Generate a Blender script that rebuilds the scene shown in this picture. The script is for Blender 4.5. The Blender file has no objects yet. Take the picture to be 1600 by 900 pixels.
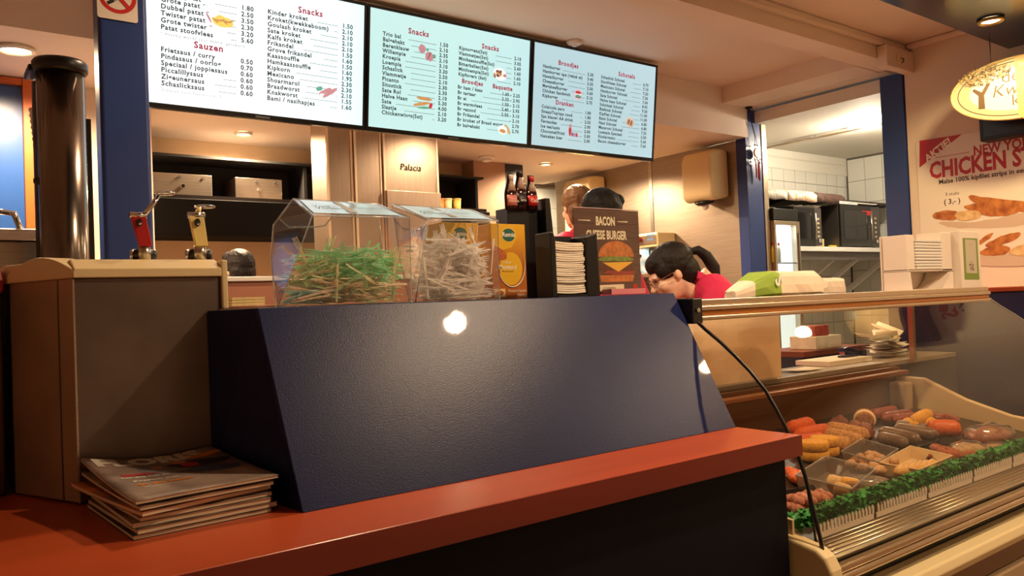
import bpy, bmesh, math, random
from mathutils import Vector, Matrix, noise
import numpy as np
random.seed(7)
D = bpy.data
SC = bpy.context.scene
COL = SC.collection
PI = math.pi

# ------------------------------------------------------------------ camera
F = 1240.0
def _axes():
    a = np.array([2455 - 800, 42.0, -F]); a /= np.linalg.norm(a)
    b = np.array([-144 - 800, -63.0, -F]); b -= a * (a @ b); b /= np.linalg.norm(b)
    return np.array([a, b, np.cross(a, b)])
RM = _axes()
EYE = np.array([0.0, 0.0, 1.37])
cam = D.cameras.new('camera'); cam.sensor_width = 36; cam.lens = F / 1600 * 36; cam.clip_start = 0.02
camo = D.objects.new('camera', cam); COL.objects.link(camo)
m = Matrix([list(r) for r in RM]).to_4x4(); m.translation = EYE
camo.matrix_world = m
SC.camera = camo
def P(px, py, x=None, y=None, z=None):
    """point of the place seen at a pixel, on a plane of known x, y or z"""
    d = RM @ np.array([px - 800, 450 - py, -F])
    if x is not None: t = (x - EYE[0]) / d[0]
    elif y is not None: t = (y - EYE[1]) / d[1]
    else: t = (z - EYE[2]) / d[2]
    return Vector(EYE + d * t)

# ------------------------------------------------------------------ world, exposure
w = D.worlds.new('world'); SC.world = w; w.use_nodes = True
w.node_tree.nodes['Background'].inputs[0].default_value = (1.0, 0.78, 0.6, 1)
w.node_tree.nodes['Background'].inputs[1].default_value = 0.03
SC.view_settings.view_transform = 'Standard'
SC.view_settings.look = 'None'
SC.view_settings.exposure = 1.0
SC.view_settings.gamma = 1.0
SC.view_settings.use_curve_mapping = False
WARM = (1.0, 0.70, 0.43)
LAMP_W = 13.0        # watts of one recessed downlight

# ------------------------------------------------------------------ materials
MATS = {}
def lin(c):
    return tuple(((v / 255) / 12.92 if v / 255 <= 0.04045 else ((v / 255 + 0.055) / 1.055) ** 2.4) for v in c)
def mat(name, col=(128, 128, 128), rough=0.5, metal=0.0, var=0.0, scale=20.0, bump=0.0, bscale=None, emit=None, es=0.0,
        spec=0.5, stretch=None, col2=None, coat=0.0, trans=0.0, sss=0.0, aniso=0.0):
    if name in MATS: return MATS[name]
    mt = D.materials.new(name); mt.use_nodes = True
    nt = mt.node_tree; b = nt.nodes['Principled BSDF']
    c = lin(col) + (1,)
    b.inputs['Base Color'].default_value = c
    b.inputs['Roughness'].default_value = rough
    b.inputs['Metallic'].default_value = metal
    b.inputs['Specular IOR Level'].default_value = spec
    b.inputs['Coat Weight'].default_value = coat
    b.inputs['Transmission Weight'].default_value = trans
    b.inputs['Anisotropic'].default_value = aniso
    if sss: b.inputs['Subsurface Weight'].default_value = sss; b.inputs['Subsurface Radius'].default_value = (0.01, 0.004, 0.002)
    tc = nt.nodes.new('ShaderNodeTexCoord'); mp = nt.nodes.new('ShaderNodeMapping')
    nt.links.new(tc.outputs['Object'], mp.inputs[0])
    if stretch: mp.inputs['Scale'].default_value = stretch
    if var or col2:
        n = nt.nodes.new('ShaderNodeTexNoise'); n.inputs['Scale'].default_value = scale; n.inputs['Detail'].default_value = 5
        nt.links.new(mp.outputs[0], n.inputs['Vector'])
        r = nt.nodes.new('ShaderNodeValToRGB')
        c2 = lin(col2) + (1,) if col2 else tuple(v * (1 - var) for v in c[:3]) + (1,)
        c1 = c if col2 else tuple(min(1, v * (1 + var)) for v in c[:3]) + (1,)
        r.color_ramp.elements[0].color = c2; r.color_ramp.elements[1].color = c1
        r.color_ramp.elements[0].position = 0.35; r.color_ramp.elements[1].position = 0.65
        nt.links.new(n.outputs['Fac'], r.inputs[0]); nt.links.new(r.outputs[0], b.inputs['Base Color'])
    if bump:
        n2 = nt.nodes.new('ShaderNodeTexNoise'); n2.inputs['Scale'].default_value = bscale or scale * 3; n2.inputs['Detail'].default_value = 4
        nt.links.new(mp.outputs[0], n2.inputs['Vector'])
        bp = nt.nodes.new('ShaderNodeBump'); bp.inputs['Strength'].default_value = bump; bp.inputs['Distance'].default_value = 0.004
        nt.links.new(n2.outputs['Fac'], bp.inputs['Height']); nt.links.new(bp.outputs[0], b.inputs['Normal'])
    if emit:
        b.inputs['Emission Color'].default_value = lin(emit) + (1,); b.inputs['Emission Strength'].default_value = es
    MATS[name] = mt
    return mt
def glass(name, tint=(255, 255, 255), refl=1.0, rough=0.02, haze=0.0):
    """thin clear sheet: see-through with fresnel reflection"""
    if name in MATS: return MATS[name]
    mt = D.materials.new(name); mt.use_nodes = True; nt = mt.node_tree
    for n in list(nt.nodes): nt.nodes.remove(n)
    o = nt.nodes.new('ShaderNodeOutputMaterial'); t = nt.nodes.new('ShaderNodeBsdfTransparent'); g = nt.nodes.new('ShaderNodeBsdfGlossy')
    fr = nt.nodes.new('ShaderNodeFresnel')
    ge = nt.nodes.new('ShaderNodeNewGeometry'); io = nt.nodes.new('ShaderNodeMapRange')   # same ior seen from either side of the sheet
    io.inputs[3].default_value = 1.45; io.inputs[4].default_value = 1 / 1.45
    nt.links.new(ge.outputs['Backfacing'], io.inputs[0]); nt.links.new(io.outputs[0], fr.inputs[0])
    t.inputs[0].default_value = lin(tint) + (1,); g.inputs['Roughness'].default_value = rough
    mu = nt.nodes.new('ShaderNodeMath'); mu.operation = 'MULTIPLY'; mu.inputs[1].default_value = refl; mu.use_clamp = True
    mx = nt.nodes.new('ShaderNodeMixShader')
    nt.links.new(fr.outputs[0], mu.inputs[0]); nt.links.new(mu.outputs[0], mx.inputs[0])
    nt.links.new(t.outputs[0], mx.inputs[1]); nt.links.new(g.outputs[0], mx.inputs[2])
    last = mx
    if haze:
        df = nt.nodes.new('ShaderNodeBsdfDiffuse'); df.inputs[0].default_value = (0.8, 0.8, 0.8, 1)
        m2 = nt.nodes.new('ShaderNodeMixShader'); m2.inputs[0].default_value = haze
        nt.links.new(mx.outputs[0], m2.inputs[1]); nt.links.new(df.outputs[0], m2.inputs[2]); last = m2
    nt.links.new(last.outputs[0], o.inputs[0])
    MATS[name] = mt
    return mt
def thin(name, col, share=.4, rough=.5):
    """thin material that lets part of the light through (paper, thin moulded plastic)"""
    if name in MATS: return MATS[name]
    mt = D.materials.new(name); mt.use_nodes = True; nt = mt.node_tree; b = nt.nodes['Principled BSDF']
    b.inputs['Base Color'].default_value = lin(col) + (1,); b.inputs['Roughness'].default_value = rough
    t = nt.nodes.new('ShaderNodeBsdfTranslucent'); t.inputs[0].default_value = lin(col) + (1,); mx = nt.nodes.new('ShaderNodeMixShader'); mx.inputs[0].default_value = share
    nt.links.new(b.outputs[0], mx.inputs[1]); nt.links.new(t.outputs[0], mx.inputs[2]); nt.links.new(mx.outputs[0], nt.nodes['Material Output'].inputs[0])
    MATS[name] = mt
    return mt
def emat(name, col, s): return mat(name, (10, 10, 10), 0.4, emit=col, es=s, spec=0.2)

# ------------------------------------------------------------------ mesh builder
ORG = {}
class MB:
    def __init__(s): s.v = []; s.f = []; s.sm = []
    def add(s, vs, fs, smooth=False):
        o = len(s.v); s.v += [tuple(v) for v in vs]
        for f in fs: s.f.append([i + o for i in f]); s.sm.append(smooth)
        return s
    def box(s, a, b, M=None):
        x0, x1 = sorted((a[0], b[0])); y0, y1 = sorted((a[1], b[1])); z0, z1 = sorted((a[2], b[2]))
        vs = [Vector(p) for p in ((x0, y0, z0), (x1, y0, z0), (x1, y1, z0), (x0, y1, z0), (x0, y0, z1), (x1, y0, z1), (x1, y1, z1), (x0, y1, z1))]
        if M is not None: vs = [M @ p for p in vs]
        return s.add(vs, [(0, 3, 2, 1), (4, 5, 6, 7), (0, 1, 5, 4), (1, 2, 6, 5), (2, 3, 7, 6), (3, 0, 4, 7)])
    def hexa(s, v8):   # bottom ring of 4, top ring of 4
        return s.add(v8, [(0, 3, 2, 1), (4, 5, 6, 7), (0, 1, 5, 4), (1, 2, 6, 5), (2, 3, 7, 6), (3, 0, 4, 7)])
    def prism(s, pts, vec, smooth=False):  # polygon swept by vec
        n = len(pts); vec = Vector(vec); pts = [Vector(p) for p in pts]
        s.add(pts + [p + vec for p in pts], [tuple(range(n))[::-1], tuple(range(n, 2 * n))])
        o = len(s.v) - 2 * n
        for i in range(n):
            j = (i + 1) % n; s.f.append([o + i, o + j, o + n + j, o + n + i]); s.sm.append(smooth)
        return s
    def lathe(s, prof, c=(0, 0, 0), n=24, M=None, sx=1, sy=1, cap=True):
        vs = []; fs = []
        for r, z in prof:
            for k in range(n):
                a = 2 * PI * k / n; vs.append(Vector((r * math.cos(a) * sx, r * math.sin(a) * sy, z)))
        for i in range(len(prof) - 1):
            for k in range(n):
                k2 = (k + 1) % n; fs.append((i * n + k, i * n + k2, (i + 1) * n + k2, (i + 1) * n + k))
        if M is not None: vs = [M @ v for v in vs]
        vs = [v + Vector(c) for v in vs]
        s.add(vs, fs, True)
        o = len(s.v) - len(vs)
        if cap:
            s.f.append([o + k for k in range(n)][::-1]); s.sm.append(False)
            s.f.append([o + (len(prof) - 1) * n + k for k in range(n)]); s.sm.append(False)
        return s
    def cyl(s, p, q, r, n=16, r2=None):
        p = Vector(p); q = Vector(q); d = q - p
        M = d.to_track_quat('Z', 'Y').to_matrix().to_4x4()
        return s.lathe([(r, 0), (r2 if r2 is not None else r, d.length)], p, n, M)
    def tube(s, pts, r, n=8, closed=False):
        pts = [Vector(p) for p in pts]; N = len(pts)
        rs = r if isinstance(r, (list, tuple)) else [r] * N
        up = None; vs = []; fs = []
        for i, p in enumerate(pts):
            t = (pts[(i + 1) % N] - pts[i - 1]) if closed else (pts[min(i + 1, N - 1)] - pts[max(i - 1, 0)])
            t.normalize()
            if up is None: up = Vector((0, 0, 1)) if abs(t.z) < 0.9 else Vector((1, 0, 0))
            a = t.cross(up).normalized(); b = a.cross(t).normalized(); up = b
            for k in range(n): vs.append(p + (a * math.cos(2 * PI * k / n) + b * math.sin(2 * PI * k / n)) * rs[i])
        for i in range(N if closed else N - 1):
            for k in range(n):
                k2 = (k + 1) % n; i2 = (i + 1) % N
                fs.append((i * n + k, i * n + k2, i2 * n + k2, i2 * n + k))
        s.add(vs, fs, True)
        if not closed:
            o = len(s.v) - len(vs)
            s.f.append([o + k for k in range(n)][::-1]); s.sm.append(False)
            s.f.append([o + (N - 1) * n + k for k in range(n)]); s.sm.append(False)
        return s
    def ball(s, c, r, nu=16, nv=10, M=None, fn=None):
        r = r if isinstance(r, (tuple, list)) else (r, r, r); vs = []; fs = []
        for i in range(nv + 1):
            th = PI * i / nv
            for k in range(nu):
                a = 2 * PI * k / nu
                p = Vector((math.sin(th) * math.cos(a), math.sin(th) * math.sin(a), math.cos(th)))
                if fn: p = p * fn(p)
                p = Vector((p.x * r[0], p.y * r[1], p.z * r[2]))
                if M is not None: p = M @ p
                vs.append(p + Vector(c))
        for i in range(nv):
            for k in range(nu):
                k2 = (k + 1) % nu; fs.append((i * nu + k, (i + 1) * nu + k, (i + 1) * nu + k2, i * nu + k2))
        return s.add(vs, fs, True)
    def quad(s, a, b, c, d): return s.add([a, b, c, d], [(0, 1, 2, 3)])
    def slab(s, pts, t):   # flat polygon given some thickness along its normal
        pts = [Vector(p) for p in pts]; nrm = (pts[1] - pts[0]).cross(pts[2] - pts[0]).normalized()
        return s.prism(pts, nrm * t)
    def build(s, name, mt, parent=None, bevel=0.0, seg=2, origin=None, smooth=None):
        me = D.meshes.new(name)
        if parent is not None: o = ORG[parent.name]
        elif origin is not None: o = Vector(origin)
        else:
            xs = np.array(s.v); lo = xs.min(0); hi = xs.max(0); o = Vector(((lo[0] + hi[0]) / 2, (lo[1] + hi[1]) / 2, lo[2]))
        me.from_pydata([tuple(Vector(v) - o) for v in s.v], [], s.f)
        me.polygons.foreach_set('use_smooth', [bool(x) if smooth is None else smooth for x in s.sm])
        bm = bmesh.new(); bm.from_mesh(me); bmesh.ops.remove_doubles(bm, verts=bm.verts, dist=1e-6); bmesh.ops.recalc_face_normals(bm, faces=bm.faces); bm.to_mesh(me); bm.free()
        me.materials.append(mt)
        ob = D.objects.new(name, me); COL.objects.link(ob)
        if parent is not None: ob.parent = parent
        else: ob.location = o
        ORG[ob.name] = o
        if bevel:
            md = ob.modifiers.new('bevel', 'BEVEL'); md.width = bevel; md.segments = seg; md.limit_method = 'ANGLE'; md.angle_limit = 0.6
        return ob
def bx(a, b): return MB().box(a, b)
LAB = []
def tag(o, label, cat, group=None):
    o['label'] = label; o['category'] = cat
    if group: o['group'] = group
    return o
def struct(o, label=None):
    o['kind'] = 'structure'
    if label: o['label'] = label
    return o
def thing(name, label, cat, loc, group=None):
    o = D.objects.new(name, None); COL.objects.link(o); o.location = loc; o.empty_display_size = 0.05
    ORG[o.name] = Vector(loc)
    return tag(o, label, cat, group)
def share(ob, name, loc, rot=None, scale=None, parent=None):
    c = ob.copy(); COL.objects.link(c); c.name = name
    for k in list(c.keys()): del c[k]
    c.location = Vector(loc) - (ORG[parent.name] if parent is not None else Vector())
    if rot is not None: c.rotation_euler = rot
    if scale is not None: c.scale = scale
    c.parent = parent
    ORG[c.name] = Vector(loc)
    return c
_mc = {}
def text(body, size, M, mt, parent=None, name='lettering', align='LEFT', bold=0.0, sx=1.0, line=1.0, ext=0.0, shear=0.0, sp=1.0):
    cu = D.curves.new('t', 'FONT'); cu.body = body; cu.size = size; cu.align_x = align; cu.offset = bold; cu.space_line = line
    cu.resolution_u = 2; cu.extrude = ext; cu.shear = shear; cu.space_character = sp
    to = D.objects.new('t', cu)
    me = D.meshes.new_from_object(to)
    D.objects.remove(to); D.curves.remove(cu)
    o = ORG[parent.name] if parent is not None else M.translation
    T = Matrix.Translation(-o) @ M @ Matrix.Diagonal((sx, 1, 1, 1))
    me.transform(T); me.materials.clear(); me.materials.append(mt)
    ob = D.objects.new(name, me); COL.objects.link(ob)
    if parent is not None: ob.parent = parent
    else: ob.location = o
    ORG[ob.name] = Vector(o)
    return ob
def frame(o, u, v):
    """matrix of a flat panel: o origin, u to the reader's right, v up"""
    u = Vector(u).normalized(); v = Vector(v); v = (v - u * v.dot(u)).normalized(); n = u.cross(v)
    M = Matrix((u, v, n)).transposed().to_4x4(); M.translation = o
    return M
def blob(M, pts, mt, parent, name, t=0.0004, lift=0.0006):
    """flat printed shape on panel M; pts in panel units"""
    n = (M.to_3x3() @ Vector((0, 0, 1)))
    b = MB(); q = [M @ Vector((p[0], p[1], lift)) for p in pts]
    b.prism(q, n * t)
    return b.build(name, mt, parent)
def oval(cx, cy, rx, ry, n=24, rot=0, wob=0, sd=0):
    r = []
    for k in range(n):
        a = 2 * PI * k / n; q = 1 + wob * noise.noise(Vector((math.cos(a) * 2 + sd, math.sin(a) * 2, sd * 3.1)))
        x = rx * math.cos(a) * q; y = ry * math.sin(a) * q
        r.append((cx + x * math.cos(rot) - y * math.sin(rot), cy + x * math.sin(rot) + y * math.cos(rot)))
    return r

# palette
BLUE = mat('blue_laminate', (22, 31, 76), 0.33, var=0.08, scale=6, bump=0.12, bscale=420, coat=0.18, spec=0.24)
BLUEP = mat('blue_paint', (34, 58, 120), 0.35, var=0.05, scale=4)
STEEL = mat('brushed_steel', (190, 182, 170), 0.28, 1.0, var=0.08, scale=6, stretch=(1, 1, 30))
STEELH = mat('brushed_steel_sheet', (168, 155, 140), 0.38, 0.97, var=0.08, scale=5, stretch=(1, 1, 30))
STEELD = mat('worn_steel_panel', (112, 100, 92), 0.4, 0.75, var=0.15, scale=8)
CHROME = mat('chrome', (220, 220, 220), 0.1, 1.0)
ALU = mat('anodised_aluminium', (198, 180, 156), 0.3, 1.0, var=0.03, scale=10)
BLACK = mat('black_plastic', (14, 13, 13), 0.35)
BLACKM = mat('matt_black', (12, 11, 11), 0.7)
CREAM = mat('cream_plastic', (226, 206, 158), 0.4)
WHITEP = mat('white_plastic', (232, 228, 220), 0.4)
WALLP = mat('cream_wall_paint', (226, 208, 190), 0.75, var=0.02, scale=3)
CEILP = mat('cream_ceiling_paint', (228, 210, 194), 0.8, var=0.02, scale=2)
PAPER = mat('white_paper', (232, 226, 216), 0.8)
RED = mat('red_plastic', (168, 22, 28), 0.35)
INK = mat('dark_print', (40, 34, 32), 0.7)
# ================================================================== THE ROOM
ZK = 2.45      # kitchen ceiling
ZM = 2.765     # shop ceiling
ZB = 2.60      # blue canopy over the customers
struct(bx((-2.0, -2.5, -0.05), (7.0, 7.2, 0.0)).build('floor', mat('brown_floor_tile', (150, 122, 98), 0.4, var=0.15, scale=5)))
struct(bx((-2.0, -2.5, ZM), (4.6, 3.36, ZM + 0.08)).build('ceiling', CEILP))
struct(bx((-2.0, 3.36, ZK), (4.6, 5.6, ZM + 0.08)).build('ceiling_kitchen', CEILP))
struct(bx((4.7, 2.3, 2.56), (6.9, 4.0, 2.64)).build('ceiling_storeroom', mat('white_ceiling_paint', (226, 222, 210), 0.8)))
struct(bx((3.3, 5.6, 2.72), (7.0, 7.2, 2.8)).build('ceiling_passage', CEILP))
struct(bx((-2.05, -2.5, 0), (-2.0, 7.2, 2.85)).build('wall_left', WALLP))
struct(bx((-2.0, -2.55, 0), (4.65, -2.5, 2.85)).build('wall_front', WALLP))
struct(bx((-2.0, 4.08, 0), (0.92, 5.02, ZK)).build('wall_back_left', WALLP))
struct(bx((0.92, 5.02, 0), (3.33, 5.1, ZK)).build('wall_back', mat('beige_wall_paint', (206, 176, 140), 0.75, var=0.04, scale=3)))
struct(bx((3.33, 4.86, 0), (3.62, 5.1, ZK)).build('wall_back_pier', mat('brown_wall_panel', (176, 140, 112), 0.6, var=0.05, scale=5)))
# right wall: poster wall, then the opening to the storeroom, then the steel clad wall
struct(bx((4.6, -2.5, 0), (4.7, 2.27, 2.85)).build('wall_right', WALLP))
struct(bx((4.6, 2.27, 2.655), (4.7, 3.46, 2.85)).build('wall_right_lintel', WALLP))
sw = struct(bx((4.612, 3.46, 0), (4.70, 5.44, ZK)).build('wall_right_kitchen', WALLP))
for y0, y1 in ((3.465, 4.276), (4.280, 5.43)):
    bx((4.600, y0, 0.95), (4.611, y1, ZK - 0.002)).build('steel_panel', STEELH, sw, 0.002)
bx((4.5955, 4.262, 0.95), (4.5995, 4.294, ZK - 0.003)).build('joint_strip', STEEL, sw)
# beams under the shop ceiling
struct(bx((4.34, 2.42, 2.656), (4.598, 3.44, ZM)).build('beam_side', CEILP))
struct(bx((-2.0, 2.27, 2.655), (4.598, 2.41, ZM - 0.001)).build('beam_front', CEILP))
mould = struct(MB().box((-2.0, 2.235, 2.725), (4.598, 2.268, ZM - 0.001)).build('trim_1', CEILP, bevel=0.008))
mould2 = struct(MB().box((4.555, 1.76, 2.735), (4.599, 2.232, ZM - 0.001)).build('trim_2', CEILP, bevel=0.008))
struct(bx((4.30, 2.21, 2.60), (4.599, 2.268, 2.72)).build('beam_end_block', CEILP, bevel=0.006))
# little cable junction on that block
jb = thing('cable_socket', 'small cream cable socket with a dark wire on the beam end', 'socket', (4.42, 2.2, 2.63))
bx((4.40, 2.198, 2.63), (4.45, 2.209, 2.68)).build('plate', CREAM, jb, 0.003)
MB().tube([(4.425, 2.196, 2.655), (4.428, 2.185, 2.65), (4.432, 2.185, 2.635), (4.42, 2.19, 2.625)], 0.003, 6).build('wire', BLACKM, jb)
# blue canopy above the customers, tan end by the wall
can = struct(bx((0.5, -2.0, ZB), (4.598, 1.72, ZM - 0.002)).build('ceiling_canopy', mat('canopy_blue_gloss', (34, 40, 72), 0.22, var=0.05, scale=3)))
# columns
c1 = struct(bx((4.585, 3.372, 0), (4.76, 3.455, 2.65)).build('column_kitchen', BLUEP, bevel=0.004))
bx((4.762, 3.366, 0.9), (4.815, 3.45, 2.62)).build('corner_strip', ALU, c1, 0.002)
struct(bx((4.588, 2.275, 0), (4.72, 2.412, 2.62)).build('column_poster_wall', BLUEP, bevel=0.004))
struct(bx((0.447, 2.6, 0), (0.585, 2.69, ZM - 0.002)).build('column_left', BLUEP, bevel=0.012, seg=4))
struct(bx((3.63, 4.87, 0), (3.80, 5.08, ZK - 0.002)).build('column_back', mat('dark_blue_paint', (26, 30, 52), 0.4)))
# storeroom behind the opening, tiled
TILE = mat('white_glazed_tile', (222, 220, 210), 0.25, var=0.03, scale=1.5)
GROUT = mat('grey_grout', (104, 98, 90), 0.9)
tb = MB().box((-0.078, -0.004, -0.098), (0.078, 0.004, 0.098)).build('tile', TILE); tb.name = 'tile_source'
tb2 = MB().box((-0.004, -0.078, -0.098), (0.004, 0.078, 0.098)).build('tile', TILE); tb2.name = 'tile_source_b'
w1 = struct(bx((4.72, 3.90, 0), (6.85, 3.98, 2.56)).build('wall_storeroom_back', GROUT))
w2 = struct(bx((6.75, 2.3, 0), (6.85, 3.899, 2.56)).build('wall_storeroom_right', GROUT))
w3 = struct(bx((4.72, 2.26, 0), (6.85, 2.30, 2.56)).build('wall_storeroom_near', mat('storeroom_plaster', (220, 214, 200), 0.8)))
for i in range(13):
    for j in range(9):
        zz = 0.70 + 0.2 * j; xx = 6.665 - 0.16 * i
        if xx > 4.85 and zz < 2.34: share(tb, 'tile', (xx, 3.898, zz), parent=w1)
for i in range(9):
    for j in range(9):
        zz = 0.745 + 0.2 * j
        yy = 3.80 - 0.16 * i
        if zz < 2.47 and yy > 2.4: share(tb2, 'tile', (6.748, yy, zz), parent=w2)
# plaster band and conduit pipes above the tiles
struct(bx((4.82, 3.888, 2.40), (6.749, 3.899, 2.559)).build('trim_3', mat('white_trim_paint', (224, 220, 208), 0.6)))
wp = w3.data.materials[0]
struct(bx((4.82, 3.882, 2.49), (6.74, 3.887, 2.505)).build('trim_4', wp))
# passage behind the kitchen
w4 = struct(bx((3.4, 6.3, 0), (7.0, 6.38, 2.8)).build('wall_passage_back', mat('grey_passage_paint', (196, 186, 168), 0.7)))
for i in range(6):
    for j in range(6):
        zz = 2.34 - 0.2 * j
        share(tb, 'tile', (4.70 + 0.16 * i, 6.297, zz), parent=w4)
COL.objects.unlink(tb); COL.objects.unlink(tb2)
struct(MB().tube([(4.0, 6.27, 2.50), (6.0, 6.27, 2.62)], 0.012, 8).build('trim_5', ALU))

# blue door with orange frame in the back left wall
dr = struct(bx((-0.6, 4.062, 0.0), (0.385, 4.078, 2.415)).build('door_1', mat('door_blue', (46, 88, 160), 0.3, var=0.05, scale=2)), 'blue door in an orange wooden frame')
ORW = mat('orange_stained_wood', (196, 98, 42), 0.4, var=0.12, scale=6, stretch=(1, 1, 0.15))
df = struct(MB().box((0.386, 4.03, 0), (0.432, 4.079, 2.45 - 0.004)).build('trim_6', ORW, bevel=0.003))
struct(MB().box((-0.6, 4.035, 2.416), (0.385, 4.079, 2.446)).build('trim_7', ORW, bevel=0.003))

# ------------------------------------------------------------------ recessed lamps
LENS = emat('lamp_glow', (255, 226, 170), 12.0)
RING = mat('lamp_ring', (230, 222, 208), 0.35)
RINGB = mat('lamp_ring_brass', (160, 130, 70), 0.3, 0.8)
def downlight(x, y, z, r, label, watts=LAMP_W, ring=RING, col=WARM, group=None, angle=2.9):
    t = thing('downlight', label, 'ceiling lamp', (x, y, z - 0.02), group)
    MB().lathe([(r * 0.82, -0.001), (r * 1.12, -0.004), (r * 1.15, -0.012), (r * 0.95, -0.018), (r * 0.82, -0.010)], (x, y, z), 28, cap=False).build('ring', ring, t)
    MB().lathe([(r * 0.05, -0.013), (r * 0.6, -0.011), (r * 0.83, -0.006)], (x, y, z), 24, cap=True).build('lens', LENS, t)
    l = D.lights.new('bulb', 'SPOT'); l.energy = watts * 4; l.color = col; l.shadow_soft_size = 0.045; l.spot_size = angle; l.spot_blend = 0.5
    lo = D.objects.new('bulb', l); COL.objects.link(lo); lo.parent = t; lo.location = (0, 0, -0.015)
    return t
downlight(0.328, 3.613, ZK, 0.062, 'bright recessed ceiling lamp above the blue door', 15)
downlight(1.565, 4.683, ZK, 0.046, 'recessed ceiling lamp below the left menu screen', 28)
downlight(3.92, 4.73, ZK, 0.046, 'recessed ceiling lamp below the right menu screen, above the bottles', 22)
downlight(2.5, 3.62, ZK, 0.046, 'recessed kitchen ceiling lamp hidden behind the middle menu screen', 4)
downlight(3.25, 3.75, ZK, 0.046, 'recessed kitchen ceiling lamp hidden behind the right menu screen', 16)
downlight(4.01, 1.567, ZB, 0.05, 'recessed lamp in the blue canopy by the oval sign', 6, RINGB, (1.0, 0.75, 0.35))
downlight(1.84, 0.535, ZB, 0.045, 'canopy lamp in front of the blue counter hood', 15)
downlight(3.74, 0.128, ZB, 0.045, 'canopy lamp over the aisle before the display case', 11)
downlight(1.3, 2.05, ZM, 0.045, 'added unseen ceiling lamp above the counter hood, in front of the menu screens', 9)  # unseen lamp added to brighten the shop ceiling
downlight(0.6, -1.2, ZM, 0.045, 'added unseen fill lamp far left behind the customers', 3)  # fill lamp added out of view behind the camera
downlight(2.2, -1.6, ZB, 0.045, 'added unseen fill lamp near the shop entrance', 3)  # another added fill lamp, unseen, for bounce light in the shop
sd = thing('smoke_detector', 'round cream smoke detector on the kitchen ceiling under the middle screen', 'detector', (3.342, 4.707, ZK - 0.045))
MB().lathe([(0.062, 0), (0.064, -0.012), (0.05, -0.018)], (3.342, 4.707, ZK), 24).build('base', WHITEP, sd)
MB().lathe([(0.034, -0.018), (0.034, -0.03), (0.028, -0.036)], (3.342, 4.707, ZK), 24).build('sensor', WHITEP, sd)
sd = thing('ceiling_sensor', 'flat round cap on the shop ceiling above the right menu screen', 'detector', (2.85, 3.16, ZM - 0.03))
MB().lathe([(0.045, 0), (0.046, -0.012), (0.03, -0.02)], (2.85, 3.16, ZM), 24).build('cap', CEILP, sd)
MB().lathe([(0.012, -0.02), (0.012, -0.026)], (2.85, 3.16, ZM), 12).build('sensor', WHITEP, sd)
# storeroom work lamp on its conduit
lp = P(1357, 190, y=2.95)
ct = thing('conduit_pipe', 'thin metal conduit running along the storeroom ceiling', 'pipe', (lp.x, 2.8, 2.52))
MB().tube([(lp.x + 0.03, 2.42, 2.535), (lp.x + 0.03, 3.88, 2.535)], 0.009, 8).build('pipe', ALU, ct)
for yy in (2.6, 3.1, 3.4): bx((lp.x + 0.012, yy - 0.012, 2.53), (lp.x + 0.048, yy + 0.012, 2.558)).build('clip', CHROME, ct, 0.002)
t = thing('work_lamp', 'glaring white work lamp clamped under the storeroom ceiling', 'lamp', lp)
MB().cyl(lp + Vector((0.0, 0, 0.05)), lp + Vector((0.0, 0, 0.01)), 0.012).build('socket', BLACK, t)
MB().tube([lp + Vector((-0.03, 0.04, 0.05)), lp + Vector((0, 0.02, 0.03)), lp + Vector((0.03, 0.04, 0.05))], 0.006, 6).build('clamp', BLACK, t)
MB().ball(lp - Vector((0, 0, 0.02)), 0.028).build('bulb_glass', emat('white_bulb', (255, 246, 226), 40.0), t)
l = D.lights.new('bulb', 'POINT'); l.energy = 20; l.color = (1.0, 0.86, 0.66); l.shadow_soft_size = 0.04
lo = D.objects.new('bulb', l); COL.objects.link(lo); lo.parent = t; lo.location = (0, 0, -0.07)
# the passage has its own lamp
downlight(4.6, 5.95, 2.72, 0.05, 'ceiling lamp in the tiled passage behind the kitchen', 16, RING, (1.0, 0.8, 0.55))

# ================================================================== COUNTER
WOOD = mat('cherry_wood', (170, 72, 36), 0.30, var=0.10, scale=3, stretch=(0.4, 3, 3), bump=0.02, bscale=200)
ZS = 1.05
cs = thing('counter_shelf', 'long reddish cherry wood shelf along the counter front', 'shelf', (0.2, 1.6, ZS - 0.046))
bx((-1.2, 1.0525, ZS - 0.046), (1.583, 2.2, ZS)).build('board', WOOD, cs, 0.002)
bx((-1.2, 1.05, ZS - 0.046), (1.583, 1.0522, ZS - 0.0005)).build('front_edge', mat('dark_red_edge', (112, 34, 20), 0.35, var=0.1, scale=4, stretch=(0.4, 3, 3)), cs)  # front edge strip, a darker red than the board
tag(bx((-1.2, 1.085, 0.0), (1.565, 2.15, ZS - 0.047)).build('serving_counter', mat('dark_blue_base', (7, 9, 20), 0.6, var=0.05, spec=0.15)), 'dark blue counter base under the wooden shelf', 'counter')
hd = thing('counter_hood', 'slanted dark blue laminate hood standing on the wooden shelf', 'hood', (1.03, 1.45, ZS))
HT = 1.381
hx0, hx1 = 0.484, 1.579
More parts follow.
